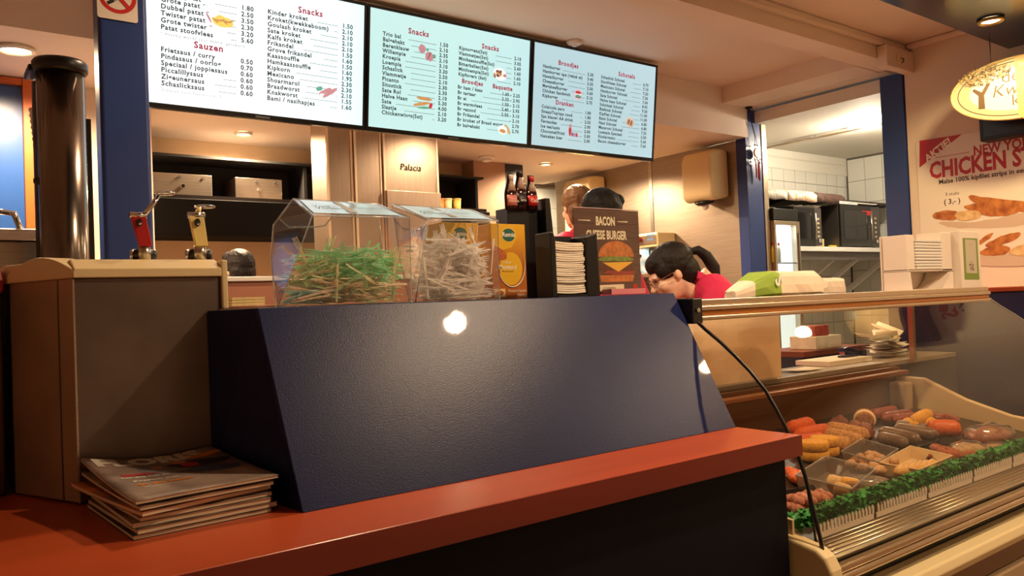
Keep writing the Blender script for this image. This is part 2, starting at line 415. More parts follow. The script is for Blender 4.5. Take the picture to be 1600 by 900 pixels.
# slanted front board
MB().hexa([(hx0, 1.226, ZS), (hx1, 1.226, ZS), (hx1, 1.245, ZS), (hx0, 1.245, ZS),
           (hx0, 1.405, HT), (hx1, 1.405, HT), (hx1, 1.425, HT), (hx0, 1.425, HT)]).build('front_panel', BLUE, hd, 0.0015)
bx((hx0 + 0.005, 1.4255, HT - 0.02), (hx1, 1.90, HT)).build('top_panel', BLUE, hd, 0.001)
MB().prism([(hx1 - 0.018, 1.2455, ZS), (hx1 - 0.018, 1.90, ZS), (hx1 - 0.018, 1.90, HT - 0.021), (hx1 - 0.018, 1.4245, HT - 0.021)], (0.0175, 0, 0)).build('side_panel', BLUE, hd)
MB().hexa([(hx0, 1.2455, ZS), (hx0 + 0.014, 1.2455, ZS), (0.458, 1.566, ZS), (0.443, 1.566, ZS),
           (hx0, 1.425, HT - 0.001), (hx0 + 0.014, 1.425, HT - 0.001), (0.458, 1.566, HT - 0.001), (0.443, 1.566, HT - 0.001)]).build('side_panel', BLUE, hd)
bx((0.486, 1.88, ZS), (hx1 - 0.02, 1.90, HT - 0.021)).build('back_panel', BLUE, hd)

# ------------------------------------------------------------------ cream topped sauce dispenser
sc = thing('sauce_dispenser', 'stainless steel sauce dispenser with a cream lid at the left of the counter', 'dispenser', (0.32, 1.75, ZS))
foot = [(0.139, 1.757), (0.218, 1.569), (0.470, 1.569), (0.470, 2.0), (0.139, 2.0)]
def ring(pts, z): return [(p[0], p[1], z) for p in pts]
MB().prism([(0.218, 1.569, ZS + 0.004), (0.2185, 1.5885, ZS + 0.004), (0.468, 1.5885, ZS + 0.004), (0.468, 1.569, ZS + 0.004)], (0, 0, 0.392)).build('front_panel', STEELD, sc, 0.002)
MB().prism([(0.139, 1.757, ZS + 0.004), (0.217, 1.571, ZS + 0.004), (0.217, 1.60, ZS + 0.004), (0.157, 1.757, ZS + 0.004)][::-1], (0, 0, 0.392)).build('corner_panel', mat('warm_steel_panel', (176, 150, 122), 0.5, 0.75, var=0.12, scale=6), sc, 0.002)
MB().prism([(0.139, 1.759, ZS + 0.004), (0.157, 1.759, ZS + 0.004), (0.2, 1.61, ZS + 0.004), (0.468, 1.59, ZS + 0.004), (0.468, 2.0, ZS + 0.004), (0.139, 2.0, ZS + 0.004)], (0, 0, 0.39)).build('tank', STEELD, sc)
bx((0.471, 1.562, ZS + 0.3325), (0.483, 2.0, 1.478)).build('end_cap', CREAM, sc, 0.003)
lid = MB()
lid.prism([(0.2185, 1.560, 1.446), (0.2185, 1.560, 1.462), (0.2185, 1.600, 1.481), (0.2185, 2.0, 1.484), (0.2185, 2.0, 1.446)], (0.252, 0, 0))
lid = lid.build('lid', CREAM, sc, 0.002)
# arched front of the lid over the corner panel
a0 = Vector((0.134, 1.754, 1.446)); a1 = Vector((0.2180, 1.559, 1.446)); d = a1 - a0; nn = Vector((d.y, -d.x, 0)).normalized()
if nn.x > 0: nn = -nn
arch = [a0 + d * (k / 14) + Vector((0, 0, 0.006 + 0.036 * math.sin(PI * (0.08 + 0.86 * k / 14)))) for k in range(15)]
MB().prism([a0, *arch, a1], -nn * 0.05).build('lid_arch', CREAM, sc, 0.002)
lid2 = MB().prism([(0.134, 1.80, 1.446), (0.134, 2.0, 1.446), (0.2183, 2.0, 1.446), (0.2183, 1.62, 1.446), (0.21, 1.62, 1.446)], (0, 0, 0.036)); lid2.build('lid_rear', CREAM, sc, 0.002)
bx((0.2165, 1.5665, ZS + 0.004), (0.2195, 1.5685, 1.444)).build('edge_seam', STEEL, sc)

def pump(pxc, base_y, colour, tone, lean, arm, label, Y=1.66):
    """lever pump; pixel heights become world heights at depth Y"""
    b = P(pxc, base_y, y=Y); s = 1240 / (0.6 * b.x + 0.8 * Y)   # px per metre
    t = thing('sauce_pump', label, 'pump', (b.x, Y, 1.4845))
    u = 1 / s
    z0 = 1.4845
    MB().cyl((b.x, Y, z0), (b.x, Y, b.z + 22 * u), 9 * u, 16).build('sleeve', STEEL, t)
    MB().lathe([(20 * u, z0), (20 * u, z0 + 14 * u), (17 * u, z0 + 18 * u)], (b.x + 4 * u, Y + 0.03, 0), 20).build('sleeve_nut', BLACK, t)
    for q in (-1, 1):
        MB().tube([(b.x + q * 15 * u, Y + 0.02, z0), (b.x + q * 15 * u, Y + 0.02, z0 + 16 * u)], 3 * u, 8).build('guide_rod', CHROME, t)
    top = Vector((b.x + lean * u, Y - 0.006, b.z + 66 * u)); low = Vector((b.x, Y - 0.006, b.z + 20 * u))
    hw = 11 * u
    MB().prism([low + Vector((-hw * 0.8, -0.008, 0)), low + Vector((hw * 0.9, -0.008, 0)), top + Vector((hw, -0.008, 0)), top + Vector((-hw, -0.008, 0))], (0, 0.012, 0)).build('bracket', tone, t, 0.0015)
    MB().lathe([(4 * u, 0), (4 * u, 3 * u)], top + Vector((0, -0.009, -10 * u)), 12, Matrix.Rotation(PI / 2, 4, 'X'), 1, 1.6).build('pivot', BLACK, t)
    MB().ball(top + Vector((0.001, -0.012, -12 * u)), 2.5 * u, 10, 6).build('pivot_pin', CHROME, t)
    MB().cyl(top + Vector((-hw * 1.15, -0.004, 2 * u)), top + Vector((hw * 1.15, -0.004, 2 * u)), 4.5 * u, 12).build('cross_bar', CHROME, t)
    e = top + Vector((arm[0] * u, 0, arm[1] * u))
    st = top + Vector((hw * 0.8, 0, 3 * u)) if arm[0] > 15 else top + Vector((1 * u, 0, 4 * u))
    MB().tube([st, st.lerp(e, 0.5) + Vector((0, 0, -2 * u)), e], [4 * u, 4 * u, 3.4 * u], 8).build('lever', tone if colour == 'c' else CHROME, t)
    pts = [e + Vector((8 * u + 14 * u * math.cos(2 * PI * k / 20), 14 * u * math.sin(2 * PI * k / 20), 2 * u)) for k in range(20)]
    MB().tube(pts, 1.8 * u, 8, True).build('finger_ring', CHROME, t)
    return t
pump(226, 405, 'r', RED, -9, (32, 36), 'chrome lever pump with a red bracket on the sauce dispenser')
pump(313, 405, 'c', mat('yellow_plastic', (232, 208, 130), 0.4), -6, (6, 14), 'chrome lever pump with a pale yellow bracket on the sauce dispenser')

# second dispenser further left, red lid, only its end shows
rd = thing('sauce_dispenser', 'dark sauce dispenser with a red lid at the left edge', 'dispenser', (0.02, 1.95, ZS))
bx((-0.22, 1.76, ZS + 0.002), (0.126, 2.1, 1.43)).build('tank', mat('shaded_steel', (70, 52, 40), 0.4, 0.9), rd, 0.004)  # tank colour darkened to stand for the shade it is in
MB().prism([(-0.225, 1.752, 1.431), (-0.225, 1.752, 1.452), (-0.225, 1.80, 1.476), (-0.225, 2.1, 1.476), (-0.225, 2.1, 1.431)], (0.354, 0, 0)).build('lid', RED, rd, 0.004)

# steel pot with lid behind it
pt = thing('steel_pot', 'lidded stainless steel pot behind the red lidded dispenser', 'pot', (0.17, 2.45, 1.4))
bx((0.0, 2.3, 1.1), (0.335, 2.6, 1.575)).build('body', STEEL, pt, 0.006)
MB().prism([(-0.005, 2.295, 1.576), (-0.005, 2.605, 1.576), (-0.005, 2.56, 1.61), (-0.005, 2.34, 1.61)], (0.345, 0, 0)).build('lid', STEEL, pt, 0.004)
MB().tube([(0.13, 2.36, 1.605), (0.135, 2.36, 1.64), (0.16, 2.36, 1.655), (0.2, 2.36, 1.65), (0.215, 2.36, 1.605)], 0.008, 8).build('handle', CHROME, pt)
bx((0.28, 2.294, 1.555), (0.325, 2.3, 1.573)).build('latch', BLACK, pt)
bc = tag(bx((-0.8, 2.205, 0.0), (0.43, 2.95, 1.099)).build('back_counter', mat('back_counter_steel', (120, 110, 100), 0.4, 0.6)), 'steel work counter behind the sauce dispensers', 'counter')

# tall cup dispenser tube
cd = thing('cup_dispenser', 'tall dark steel cup dispenser tube left of the blue column', 'dispenser', (0.27, 2.1, 1.0505))
cx, cy = 0.275, 2.08
za = P(95, 97, y=cy).z; zb_ = 1.0505
gunm = mat('smoked_steel', (130, 118, 108), 0.2, 1.0, var=0.2, scale=4, stretch=(6, 6, 0.2))
for q, (ox, oy, rr) in enumerate(((0, 0, 0.050), (-0.008, 0.098, 0.04))):
    MB().lathe([(rr, zb_), (rr, za - 0.03)], (cx + ox, cy + oy, 0), 32).build('tube', gunm if q == 0 else BLACK, cd)
MB().lathe([(0.052, za - 0.03), (0.058, za - 0.022), (0.058, za - 0.006), (0.054, za)], (cx, cy, 0), 32).build('rim', BLACK, cd)
MB().box((cx - 0.064, cy + 0.0, za - 0.028), (cx - 0.02, cy + 0.09, za - 0.012)).build('rim_bracket', BLACK, cd, 0.004)
MB().lathe([(0.052, P(95, 285, y=cy).z), (0.052, P(95, 279, y=cy).z)], (cx - 0.006, cy + 0.02, 0), 24).build('clamp_ring', BLACKM, cd)
bx((cx + 0.05, cy + 0.03, zb_), (cx + 0.066, cy + 0.05, za - 0.12)).build('back_rail', BLACK, cd)
# stack of white cups in the rear tube
for k in range(9):
    q = P(63, 192 + 9 * k, y=2.2); c = MB()
    c.lathe([(0.020, -0.03), (0.028, 0.045), (0.030, 0.048), (0.030, 0.052), (0.027, 0.05), (0.019, -0.028)], (q.x + 0.006 + 0.0015 * k, 2.2, q.z - 0.02), 20)
    tag(c.build('paper_cup', WHITEP), 'white ribbed cup in the leaning stack beside the cup dispenser tube', 'cup', 'cups stacked behind the dispenser tube')
# no smoking sign on the left column
ns = thing('no_smoking_sign', 'white no smoking sign with red ring on the blue column', 'sign', P(183, 38, y=2.598))
NM = frame(P(183, -12, y=2.597), (1, 0, 0), (0, 0, 1))
def rr(w, h, r, n=6):
    o = []
    for sx_, sy_, a in ((1, 1, 0), (-1, 1, 90), (-1, -1, 180), (1, -1, 270)):
        for k in range(n + 1):
            t_ = math.radians(a + 90 * k / n); o.append((sx_ * (w / 2 - r) + r * math.cos(t_), sy_ * (h / 2 - r) + r * math.sin(t_)))
    return o
blob(NM, rr(0.112, 0.17, 0.008), mat('sign_white', (222, 212, 200), 0.4), ns, 'board', 0.0008, 0.0)
def annulus(M, cx, cy, r0, r1, mt, parent, name, lift=0.0012, n=40, sy=1.0):
    b = MB(); vs = []; fs = []
    nrm = M.to_3x3() @ Vector((0, 0, 1))
    for k in range(n):
        a = 2 * PI * k / n
        for r in (r0, r1): vs.append(M @ Vector((cx + r * math.cos(a), cy + r * sy * math.sin(a), lift)))
    for k in range(n): k2 = (k + 1) % n; fs.append((2 * k, 2 * k + 1, 2 * k2 + 1, 2 * k2))
    b.add(vs, fs); return b.build(name, mt, parent)
sr = mat('sign_red', (186, 34, 36), 0.4)
annulus(NM, 0, -0.012, 0.041, 0.053, sr, ns, 'ring')
blob(NM, [(-0.036, 0.02), (-0.028, 0.028), (0.034, -0.038), (0.026, -0.046)], sr, ns, 'slash', 0.0003, 0.0018)
blob(NM, [(-0.03, -0.034), (-0.012, -0.022), (-0.008, -0.031), (-0.026, -0.043)], BLACKM, ns, 'cigarette', 0.0003, 0.0012)
blob(NM, [(-0.010, -0.0215), (0.02, -0.002), (0.023, -0.009), (-0.007, -0.030)], mat('sign_grey', (150, 146, 140), 0.5), ns, 'cigarette_body', 0.0003, 0.0012)
MB().tube([NM @ Vector(p) for p in ((0.024, -0.004, 0.001), (0.036, 0.012, 0.001), (0.03, 0.03, 0.001))], 0.0012, 5).build('smoke', INK, ns)
# ================================================================== MENU SCREENS
TILT = math.radians(7)
SV = Vector((0, -math.sin(TILT), math.cos(TILT)))
TVW, TVH = 0.938, 0.562
def plane_uv(M, px, py):
    d = Vector(RM @ np.array([px - 800, 450 - py, -F])); e = Vector(EYE)
    n = M.to_3x3() @ Vector((0, 0, 1)); t = (M.translation - e).dot(n) / d.dot(n)
    return M.inverted() @ (e + d * t)
BEZ = mat('screen_bezel', (16, 18, 20), 0.25)
MTXT = mat('menu_dark_text', (52, 70, 72), 0.6, emit=(62, 84, 88), es=0.28)
MHEAD = mat('menu_red_text', (150, 40, 60), 0.6, emit=(186, 70, 96), es=0.30)
MLINE = mat('menu_leader_line', (120, 140, 140), 0.6, emit=(110, 140, 140), es=0.30)
def screen_mat(name, c1, c2, s):
    mt = D.materials.new(name); mt.use_nodes = True; nt = mt.node_tree; b = nt.nodes['Principled BSDF']
    b.inputs['Base Color'].default_value = (0.02, 0.02, 0.02, 1); b.inputs['Roughness'].default_value = 0.22; b.inputs['Emission Strength'].default_value = s
    tc = nt.nodes.new('ShaderNodeTexCoord'); sp = nt.nodes.new('ShaderNodeSeparateXYZ'); r = nt.nodes.new('ShaderNodeValToRGB')
    mr = nt.nodes.new('ShaderNodeMapRange'); mr.inputs[1].default_value = -0.45; mr.inputs[2].default_value = 0.45
    nt.links.new(tc.outputs['Object'], sp.inputs[0]); nt.links.new(sp.outputs[0], mr.inputs[0]); nt.links.new(mr.outputs[0], r.inputs[0])
    r.color_ramp.elements[0].color = lin(c1) + (1,); r.color_ramp.elements[1].color = lin(c2) + (1,)
    r.color_ramp.elements[0].position = 0.55
    nt.links.new(r.outputs[0], b.inputs['Emission Color']); return mt
def tv(x0, label, smat):
    base = Vector((x0, 3.25, 2.183))
    t = thing('menu_screen', label, 'screen', base + Vector((TVW / 2, 0, 0)))
    M = frame(base, (1, 0, 0), SV); n = M.to_3x3() @ Vector((0, 0, 1))
    hold = MB()
    hold.prism([M @ Vector(p) for p in ((0, 0, -0.001), (TVW, 0, -0.001), (TVW, TVH, -0.001), (0, TVH, -0.001))], -n * 0.045)
    hold.build('housing', BEZ, t, 0.004)
    MB().prism([M @ Vector(p) for p in ((0.013, 0.02, 0), (TVW - 0.013, 0.02, 0), (TVW - 0.013, TVH - 0.013, 0), (0.013, TVH - 0.013, 0))], n * 0.0006).build('display', smat, t)
    for a, b in (((0, 0), (TVW, 0.018)), ((0, TVH - 0.012), (TVW, TVH)), ((0, 0.018), (0.012, TVH - 0.012)), ((TVW - 0.012, 0.018), (TVW, TVH - 0.012))):
        MB().prism([M @ Vector(p) for p in ((a[0], a[1], 0), (b[0], a[1], 0), (b[0], b[1], 0), (a[0], b[1], 0))], n * 0.004).build('bezel', BEZ, t)
    MB().prism([M @ Vector(p) for p in ((TVW / 2 - 0.03, 0.004, 0.0041), (TVW / 2 + 0.03, 0.004, 0.0041), (TVW / 2 + 0.03, 0.012, 0.0041), (TVW / 2 - 0.03, 0.012, 0.0041))], n * 0.0005).build('maker_badge', mat('badge_grey', (90, 92, 96), 0.4), t)
    yb = 3.36
    bx((x0 + TVW / 2 - 0.12, 3.275, 2.47), (x0 + TVW / 2 + 0.12, 3.358, 2.66)).build('wall_bracket', BLACKM, t)
    return t, M
def fit(body, size, sp=1.08):
    return size
def column(t, M, rows, first, last, price_px, size, line_from=None, dash=True, size_head=None):
    a = plane_uv(M, *first); b = plane_uv(M, *last); n = len(rows)
    pu = plane_uv(M, price_px[0], price_px[1]).x
    ln = MB(); nrm = M.to_3x3() @ Vector((0, 0, 1))
    size *= 1.1
    step = (a.y - b.y) / max(1, n - 1)
    for i, (nm, pr) in enumerate(rows):
        v = a.y - step * i; u = a.x + (b.x - a.x) * i / max(1, n - 1)
        text(nm, size, M @ Matrix.Translation((u, v, 0.0012)), MTXT, t, 'menu_line', bold=0.0009, sp=1.14)
        if pr:
            text(pr, size, M @ Matrix.Translation((pu, v, 0.0012)), MTXT, t, 'menu_price', 'RIGHT', bold=0.0009, sp=1.12)
            e = u + len(nm) * size * 0.60 + 0.012; f = pu - size * 2.6
            if f - e > 0.01: ln.add([M @ Vector(p) for p in ((e, v + 0.001, 0.0012), (f, v + 0.001, 0.0012), (f, v + 0.0032, 0.0012), (e, v + 0.0032, 0.0012))], [(0, 1, 2, 3)])
    if ln.v: ln.build('leader_lines', MLINE, t)
def heading(t, M, body, px, py, size):
    q = plane_uv(M, px, py); text(body, size, M @ Matrix.Translation((q.x, q.y, 0.0012)), MHEAD, t, 'menu_heading', 'CENTER', bold=0.0012, sp=1.15)
def pic(t, M, px, py, kind):
    q = plane_uv(M, px, py); u, v = q.x, q.y
    def E(name, c, s=0.8, c2=None): return mat(name, c, 0.6, emit=c, es=s * .5)
    cy = E('pic_plate', (206, 240, 240), 0.95); br = E('pic_brown', (196, 150, 96)); pk = E('pic_pink', (190, 140, 150)); yl = E('pic_yellow', (240, 220, 110)); gr = E('pic_green', (96, 170, 150)); rd_ = E('pic_red', (190, 60, 70)); dk = E('pic_dark', (110, 70, 60)); wh = E('pic_white', (240, 240, 240), 0.95)
    S = lambda cx_, cy_, rx, ry, mt, rot=0, wob=0.2, sd=1, l=0.0016: blob(M, oval(u + cx_, v + cy_, rx, ry, 18, rot, wob, sd), mt, t, 'menu_picture', 0.0002, l)
    if kind == 'fries':
        S(0, 0, .045, .022, yl, -.1, .3)
        for k in range(6): S(-.03 + .012 * k, .002 * (k % 3), .016, .003, br, .5 * (k % 3) - .6, 0, k, .002)
        S(-.055, .006, .004, .022, pk, .5, 0, 3)
    elif kind == 'sausage':
        S(0.01, -.018, .05, .012, cy, 0, 0); S(-.005, 0, .04, .009, pk, .55); S(.022, 0, .042, .009, pk, .6, .2, 2, .0019); S(-.03, .012, .016, .010, gr, 0, .5, 4, .002)
    elif kind == 'balls':
        S(-.02, .014, .02, .02, pk); S(.02, -.016, .022, .022, pk, 0, .2, 3); S(.008, .012, .008, .006, gr, .4, .4, 5, .002); S(.045, -.012, .012, .01, gr, .2, .4, 6, .0013)
        S(.02, -.012, .002, .02, dk, -.4, 0, 2, .002)
    elif kind == 'rolls':
        S(0.01, .018, .045, .008, br, -.03, .1); S(-.005, -.008, .048, .008, br, .22, .1, 2); S(.044, -.010, .010, .014, rd_, -.2, .3, 4, .002); S(.01, -.024, .04, .006, gr, .1, .3, 6, .0014)
    elif kind == 'plate':
        S(0, 0, .042, .030, wh, -.2, 0)
        for k in range(7): S(-.015 + .03 * math.sin(k * 2.1) * .7, .012 * math.cos(k * 1.7), .011, .007, br if k % 2 else dk, k, .3, k, .002)
        S(.03, -.004, .012, .008, pk, 0, .2, 9, .002)
    elif kind == 'bun':
        S(0, 0, .03, .022, wh, -.2, .1); S(.0, -.006, .02, .010, br, -.1, .1, 3, .002); S(.03, .006, .03, .011, E('pic_bun', (200, 176, 130)), -.9, .1, 5, .0014)
    elif kind == 'burger':
        S(0, 0, .028, .03, E('pic_pale', (214, 196, 210)), 0, .1, 2, .0013); S(0, .012, .021, .008, rd_, 0, .1, 3, .002); S(0, 0, .022, .004, wh, 0, .1, 4, .002); S(0, -.007, .022, .007, gr, 0, .4, 5, .0022); S(0, -.013, .02, .005, dk, 0, .1, 6, .002)
    elif kind == 'cans':
        S(-.012, .006, .010, .03, rd_, 0, .1); S(-.012, .03, .009, .012, pk, 0, .1, 2, .002)
        for k in range(4): S(.004 + .011 * k, -.014, .006, .012, (rd_, E('pic_blue', (120, 150, 220)), pk, rd_)[k], 0, .1, k, .0019)
    elif kind == 'sticks':
        S(0, 0, .034, .03, E('pic_cream', (214, 206, 200)), 0, .15, 2)
        for k in range(5): S(-.02 + .01 * k, .004 - .003 * k, .005, .02, dk if k % 2 else br, -.35, .1, k, .002)
t, M = tv(0.699, 'left menu screen listing fries and sauces, overexposed white', screen_mat('screen_glow_left', (255, 255, 255), (214, 250, 252), 0.66))
column(t, M, [('Kleine patat', '1.80'), ('Grote patat *', '2.50'), ('Dubbel patat *', '3.50'), ('Twister patat', '2.30'), ('Grote twister *', '3.20'), ('Patat stoofvlees', '5.60')], (251, -9), (251, 45), (396, 17), 0.024)
q = plane_uv(M, 251, 54); text('* Hierbij wordt saus dubbel gerekend', 0.0165, M @ Matrix.Translation((q.x, q.y, .0012)), MTXT, t, 'menu_line', sp=1.25)
heading(t, M, 'Sauzen', 326, 78, 0.036)
column(t, M, [('Frietsaus / curry', '0.50'), ('Pindasaus / oorlog', '0.70'), ('Speciaal / joppiesaus', '0.60'), ('Piccalillysaus', '0.60'), ('Zigeunersaus', '0.60'), ('Schaslicksaus', '0.60')], (251, 80), (252, 133), (395, 100), 0.024)
q = plane_uv(M, 251, 142); text('Diverse saus bakjes v.a. 1', 0.0165, M @ Matrix.Translation((q.x, q.y, .0012)), MLINE, t, 'menu_line', sp=1.3)
heading(t, M, 'Snacks', 485, 23, 0.036)
column(t, M, [('Kinder kroket', '1.50'), ('Kroket(kwekkeboom)', '2.10'), ('Goulash kroket', '2.10'), ('Sate kroket', '2.10'), ('Kalfs kroket', '2.10'), ('Frikandel', '1.50'), ('Grove frikandel', '1.60'), ('Kaassouffle', '1.50'), ('Hamkaassouffle', '1.60'), ('Kipkorn', '1.95'), ('Mexicano', '2.30'), ('Shoarmarol', '2.30'), ('Braadworst', '2.10'), ('Knakworst', '1.55'), ('Bami / nasihapjes', '1.60')], (418, 21), (417, 156), (551, 46), 0.024)
pic(t, M, 348, 34, 'fries'); pic(t, M, 508, 144, 'sausage')
t, M = tv(1.641, 'middle menu screen listing snacks and baguettes', screen_mat('screen_glow_middle', (206, 244, 238), (200, 238, 238), 0.5))
heading(t, M, 'Snacks', 654, 55, 0.036)
column(t, M, [('Trio bal', '1.50'), ('Balgehakt', '2.10'), ('Berenklauw', '2.35'), ('Willempie', '2.10'), ('Kroepia', '3.10'), ('Loempia', '3.30'), ('Schaslick', '2.50'), ('Vlammetje', '2.10'), ('Picanto', '2.30'), ('Sitostick', '2.30'), ('Sate Rol', '2.10'), ('Halve Haan', '5.30'), ('Sate', '4.00'), ('Slaatje', '2.10'), ('Chickenwings(5st)', '3.20')], (598, 55), (596, 178), (700, 72), 0.023)
heading(t, M, 'Snacks', 766, 78, 0.034)
column(t, M, [('Kipnuggets(5st)', '2.10'), ('Vlammetjes(5st)', '3.05'), ('Minikaassouffle(5st)', '2.60'), ('Bitterballen(5st)', '1.60'), ('Miniloempia(5st)', '1.60'), ('Kipfingers (6st)', '2.10')], (717, 77), (716, 118), (814, 95), 0.021)
heading(t, M, 'Broodjes', 738, 132, 0.030); heading(t, M, 'Baquette', 785, 140, 0.030)
br_rows = [('Br ham / kaas', '1.60 - 2.25'), ('Br tartaar', '2.35 - 2.95'), ('Br ei', '1.50 - 2.15'), ('Br warmvlees', '2.40 - 2.95'), ('Br gezond', '2.50 - 3.10'), ('Br Frikandel', '- 2.10'), ('Br kroket of Braad worst', '2.70'), ('Br balgehakt', '2.70')]
column(t, M, br_rows, (715, 138), (714, 197), (812, 152), 0.021)
pic(t, M, 665, 82, 'balls'); pic(t, M, 660, 160, 'rolls'); pic(t, M, 781, 116, 'plate'); pic(t, M, 785, 203, 'bun')
t, M = tv(2.583, 'right menu screen listing sandwiches, drinks and dishes', screen_mat('screen_glow_right', (190, 220, 226), (196, 224, 230), 0.48))
heading(t, M, 'Broodjes', 888, 104, 0.034)
column(t, M, [('Hamburger', '2.30'), ('Hamburger spe (gebak ei)', '3.40'), ('Hawaiiburger', '2.50'), ('Cheeseburger', '2.50'), ('Megabeefburger', '3.60'), ('Chicken Sandwich', '3.10'), ('Kipburger', '2.75')], (848, 105), (847, 151), (927, 117), 0.021)
heading(t, M, 'Dranken', 882, 165, 0.032)
column(t, M, [('Cola/cola zero', '1.80'), ('Sinaas/7up/spa rood', '1.80'), ('Spa blauw/ AA drink', '2.50'), ('Fernandes', '2.00'), ('Ice tea/casis', '2.00'), ('Chocomel/fristi', '2.00'), ('Heineken bier', '2.00')], (846, 168), (844, 214), (923, 178), 0.021)
heading(t, M, 'Schotels', 979, 121, 0.034)
column(t, M, [('Schaslick Schotel', '6.75'), ('Stoofvlees Schotel', '7.10'), ('Mexicano Schotel', '7.20'), ('Hamburger Schotel', '7.20'), ('Sate Schotel', '7.60'), ('Halve haan Schotel', '8.95'), ('Schnitzel Schotel', '9.20'), ('Biefstuk Schotel', '11.00'), ('Kipfilet Schotel', '11.00'), ('Bami Schotel', '6.80'), ('Nasi Schotel', '6.80'), ('Macaroni Schotel', '7.20'), ('Loempia Speciaal', '5.50'), ('Kindermenu', '5.60'), ('Bacon cheeseburger', '7.60')], (939, 122), (934, 222), (1013, 133), 0.021)
pic(t, M, 903, 148, 'burger'); pic(t, M, 893, 206, 'cans'); pic(t, M, 984, 191, 'sticks')

# ================================================================== KITCHEN BEHIND THE COUNTER
eh = thing('extractor_shelf', 'black extractor shelf along the kitchen back wall', 'shelf', (1.7, 4.9, 1.82))
bx((0.93, 4.70, 2.04), (3.32, 5.015, 2.065)).build('shelf_board', mat('dark_brown_board', (26, 18, 15), 0.7, spec=0.2), eh)
bx((0.93, 4.99, 2.066), (3.32, 5.017, 2.30)).build('back_board', BLACKM, eh)
bx((0.93, 4.72, 2.285), (3.32, 5.015, 2.30)).build('top_board', BLACKM, eh)
bx((0.93, 4.66, 1.83), (3.32, 5.015, 2.039)).build('canopy', mat('soot_black', (9, 9, 11), 0.8, spec=0.2), eh, 0.004)
for x_ in (1.95, 2.6, 3.25): bx((x_, 4.73, 2.066), (x_ + 0.02, 4.98, 2.284)).build('divider', BLACKM, eh)
for k, (a, b, lb) in enumerate((((237, 268), (331, 290), 'wide steel bin on the black shelf behind the red pump'), ((367, 276), (440, 292), 'steel bin on the black shelf above the clock'))):
    p, q = P(*a, y=4.74), P(*b, y=4.74)
    t = thing('steel_bin', lb, 'bin', ((p.x + q.x) / 2, 4.8, 2.066))
    bx((p.x, 4.742, 2.067), (q.x, 4.97, 2.19)).build('body', STEELD, t, 0.003)
    bx((p.x, 4.735, 2.067), (q.x, 4.7415, 2.19)).build('front', STEEL, t, 0.002)
    for u in (0.45, 0.85): MB().cyl((p.x + (q.x - p.x) * u, 4.7348, 2.17), (p.x + (q.x - p.x) * u, 4.731, 2.17), 0.008, 10).build('screw', BLACKM, t)
    MB().cyl(((p.x + q.x) / 2, 4.7348, 2.12), ((p.x + q.x) / 2, 4.727, 2.12), 0.01, 12).build('knob', CHROME, t)
# lit jars at the far right end of that shelf
for px_, c_, nm in ((688, (230, 150, 70), 'amber'), (700, (255, 240, 190), 'white'), (714, (240, 214, 110), 'yellow')):
    q = P(px_, 320, y=4.60)
    t = thing('storage_tub', f'small {nm} tub under the black shelf right of the steel duct', 'tub', (q.x, 4.6, q.z - 0.05))
    MB().lathe([(0.024, q.z - 0.05), (0.028, q.z + 0.03)], (q.x, 4.6, 0), 20).build('body', mat('tub_' + nm, c_, 0.4), t)
    MB().lathe([(0.03, q.z + 0.031), (0.03, q.z + 0.042)], (q.x, 4.6, 0), 20).build('lid', mat('tub_lid_' + nm, tuple(int(v * .9) for v in c_), 0.4), t)
q = P(700, 334, y=4.6)
tag(bx((3.0, 4.52, q.z - 0.035), (3.32, 4.72, q.z - 0.012)).build('tub_shelf', STEEL, bevel=0.002), 'narrow steel shelf carrying the lit tubs', 'shelf')
# ducts
def duct(a, b, y0, y1, zb, label):
    t = thing('exhaust_duct', label, 'duct', ((a + b) / 2, (y0 + y1) / 2, zb))
    bx((a, y0, zb), (b, y1, ZK - 0.002)).build('casing', mat('satin_steel', (176, 158, 142), 0.42, 0.85, var=0.06, scale=5, stretch=(30, 30, 1)), t, 0.004)
    for x_ in (a + 0.008, b - 0.008):
        bx((x_ - 0.006, y0 - 0.004, zb), (x_ + 0.006, y0 - 0.0005, ZK - 0.003)).build('corner_trim', mat('bright_trim', (226, 204, 176), 0.45, 0.3), t)
    return t
xa, xb, xc, xd = (P(q_, 260, y=4.0).x for q_ in (510, 552, 596, 682))
duct(xa, xb - .002, 4.0, 4.2, 1.151, 'narrow steel exhaust duct, left one of the kitchen hood')
duct(xb, xc - .002, 3.99, 4.2, 1.151, 'steel exhaust duct in the middle beside the lettered one')
t = duct(xc, xd, 3.98, 4.2, 1.151, 'wide steel exhaust duct with raised lettering'); a, b = xc, xd
bx((a + 0.005, 3.955, 1.152), (b - 0.005, 3.9755, P(640, 300, y=3.98).z)).build('lower_panel', mat('satin_steel'), t, 0.002)
q = P(625, 265, y=3.978)
text('Palacia', 0.052, frame(q, (1, 0, 0), (0, 0, 1)), CHROME, t, 'lettering', ext=0.002, shear=0.15)
tag(bx((1.775, 3.95, 0.0), (2.9, 4.65, 1.15)).build('frying_range', STEELD, bevel=0.006), 'steel frying range below the exhaust ducts', 'stove')
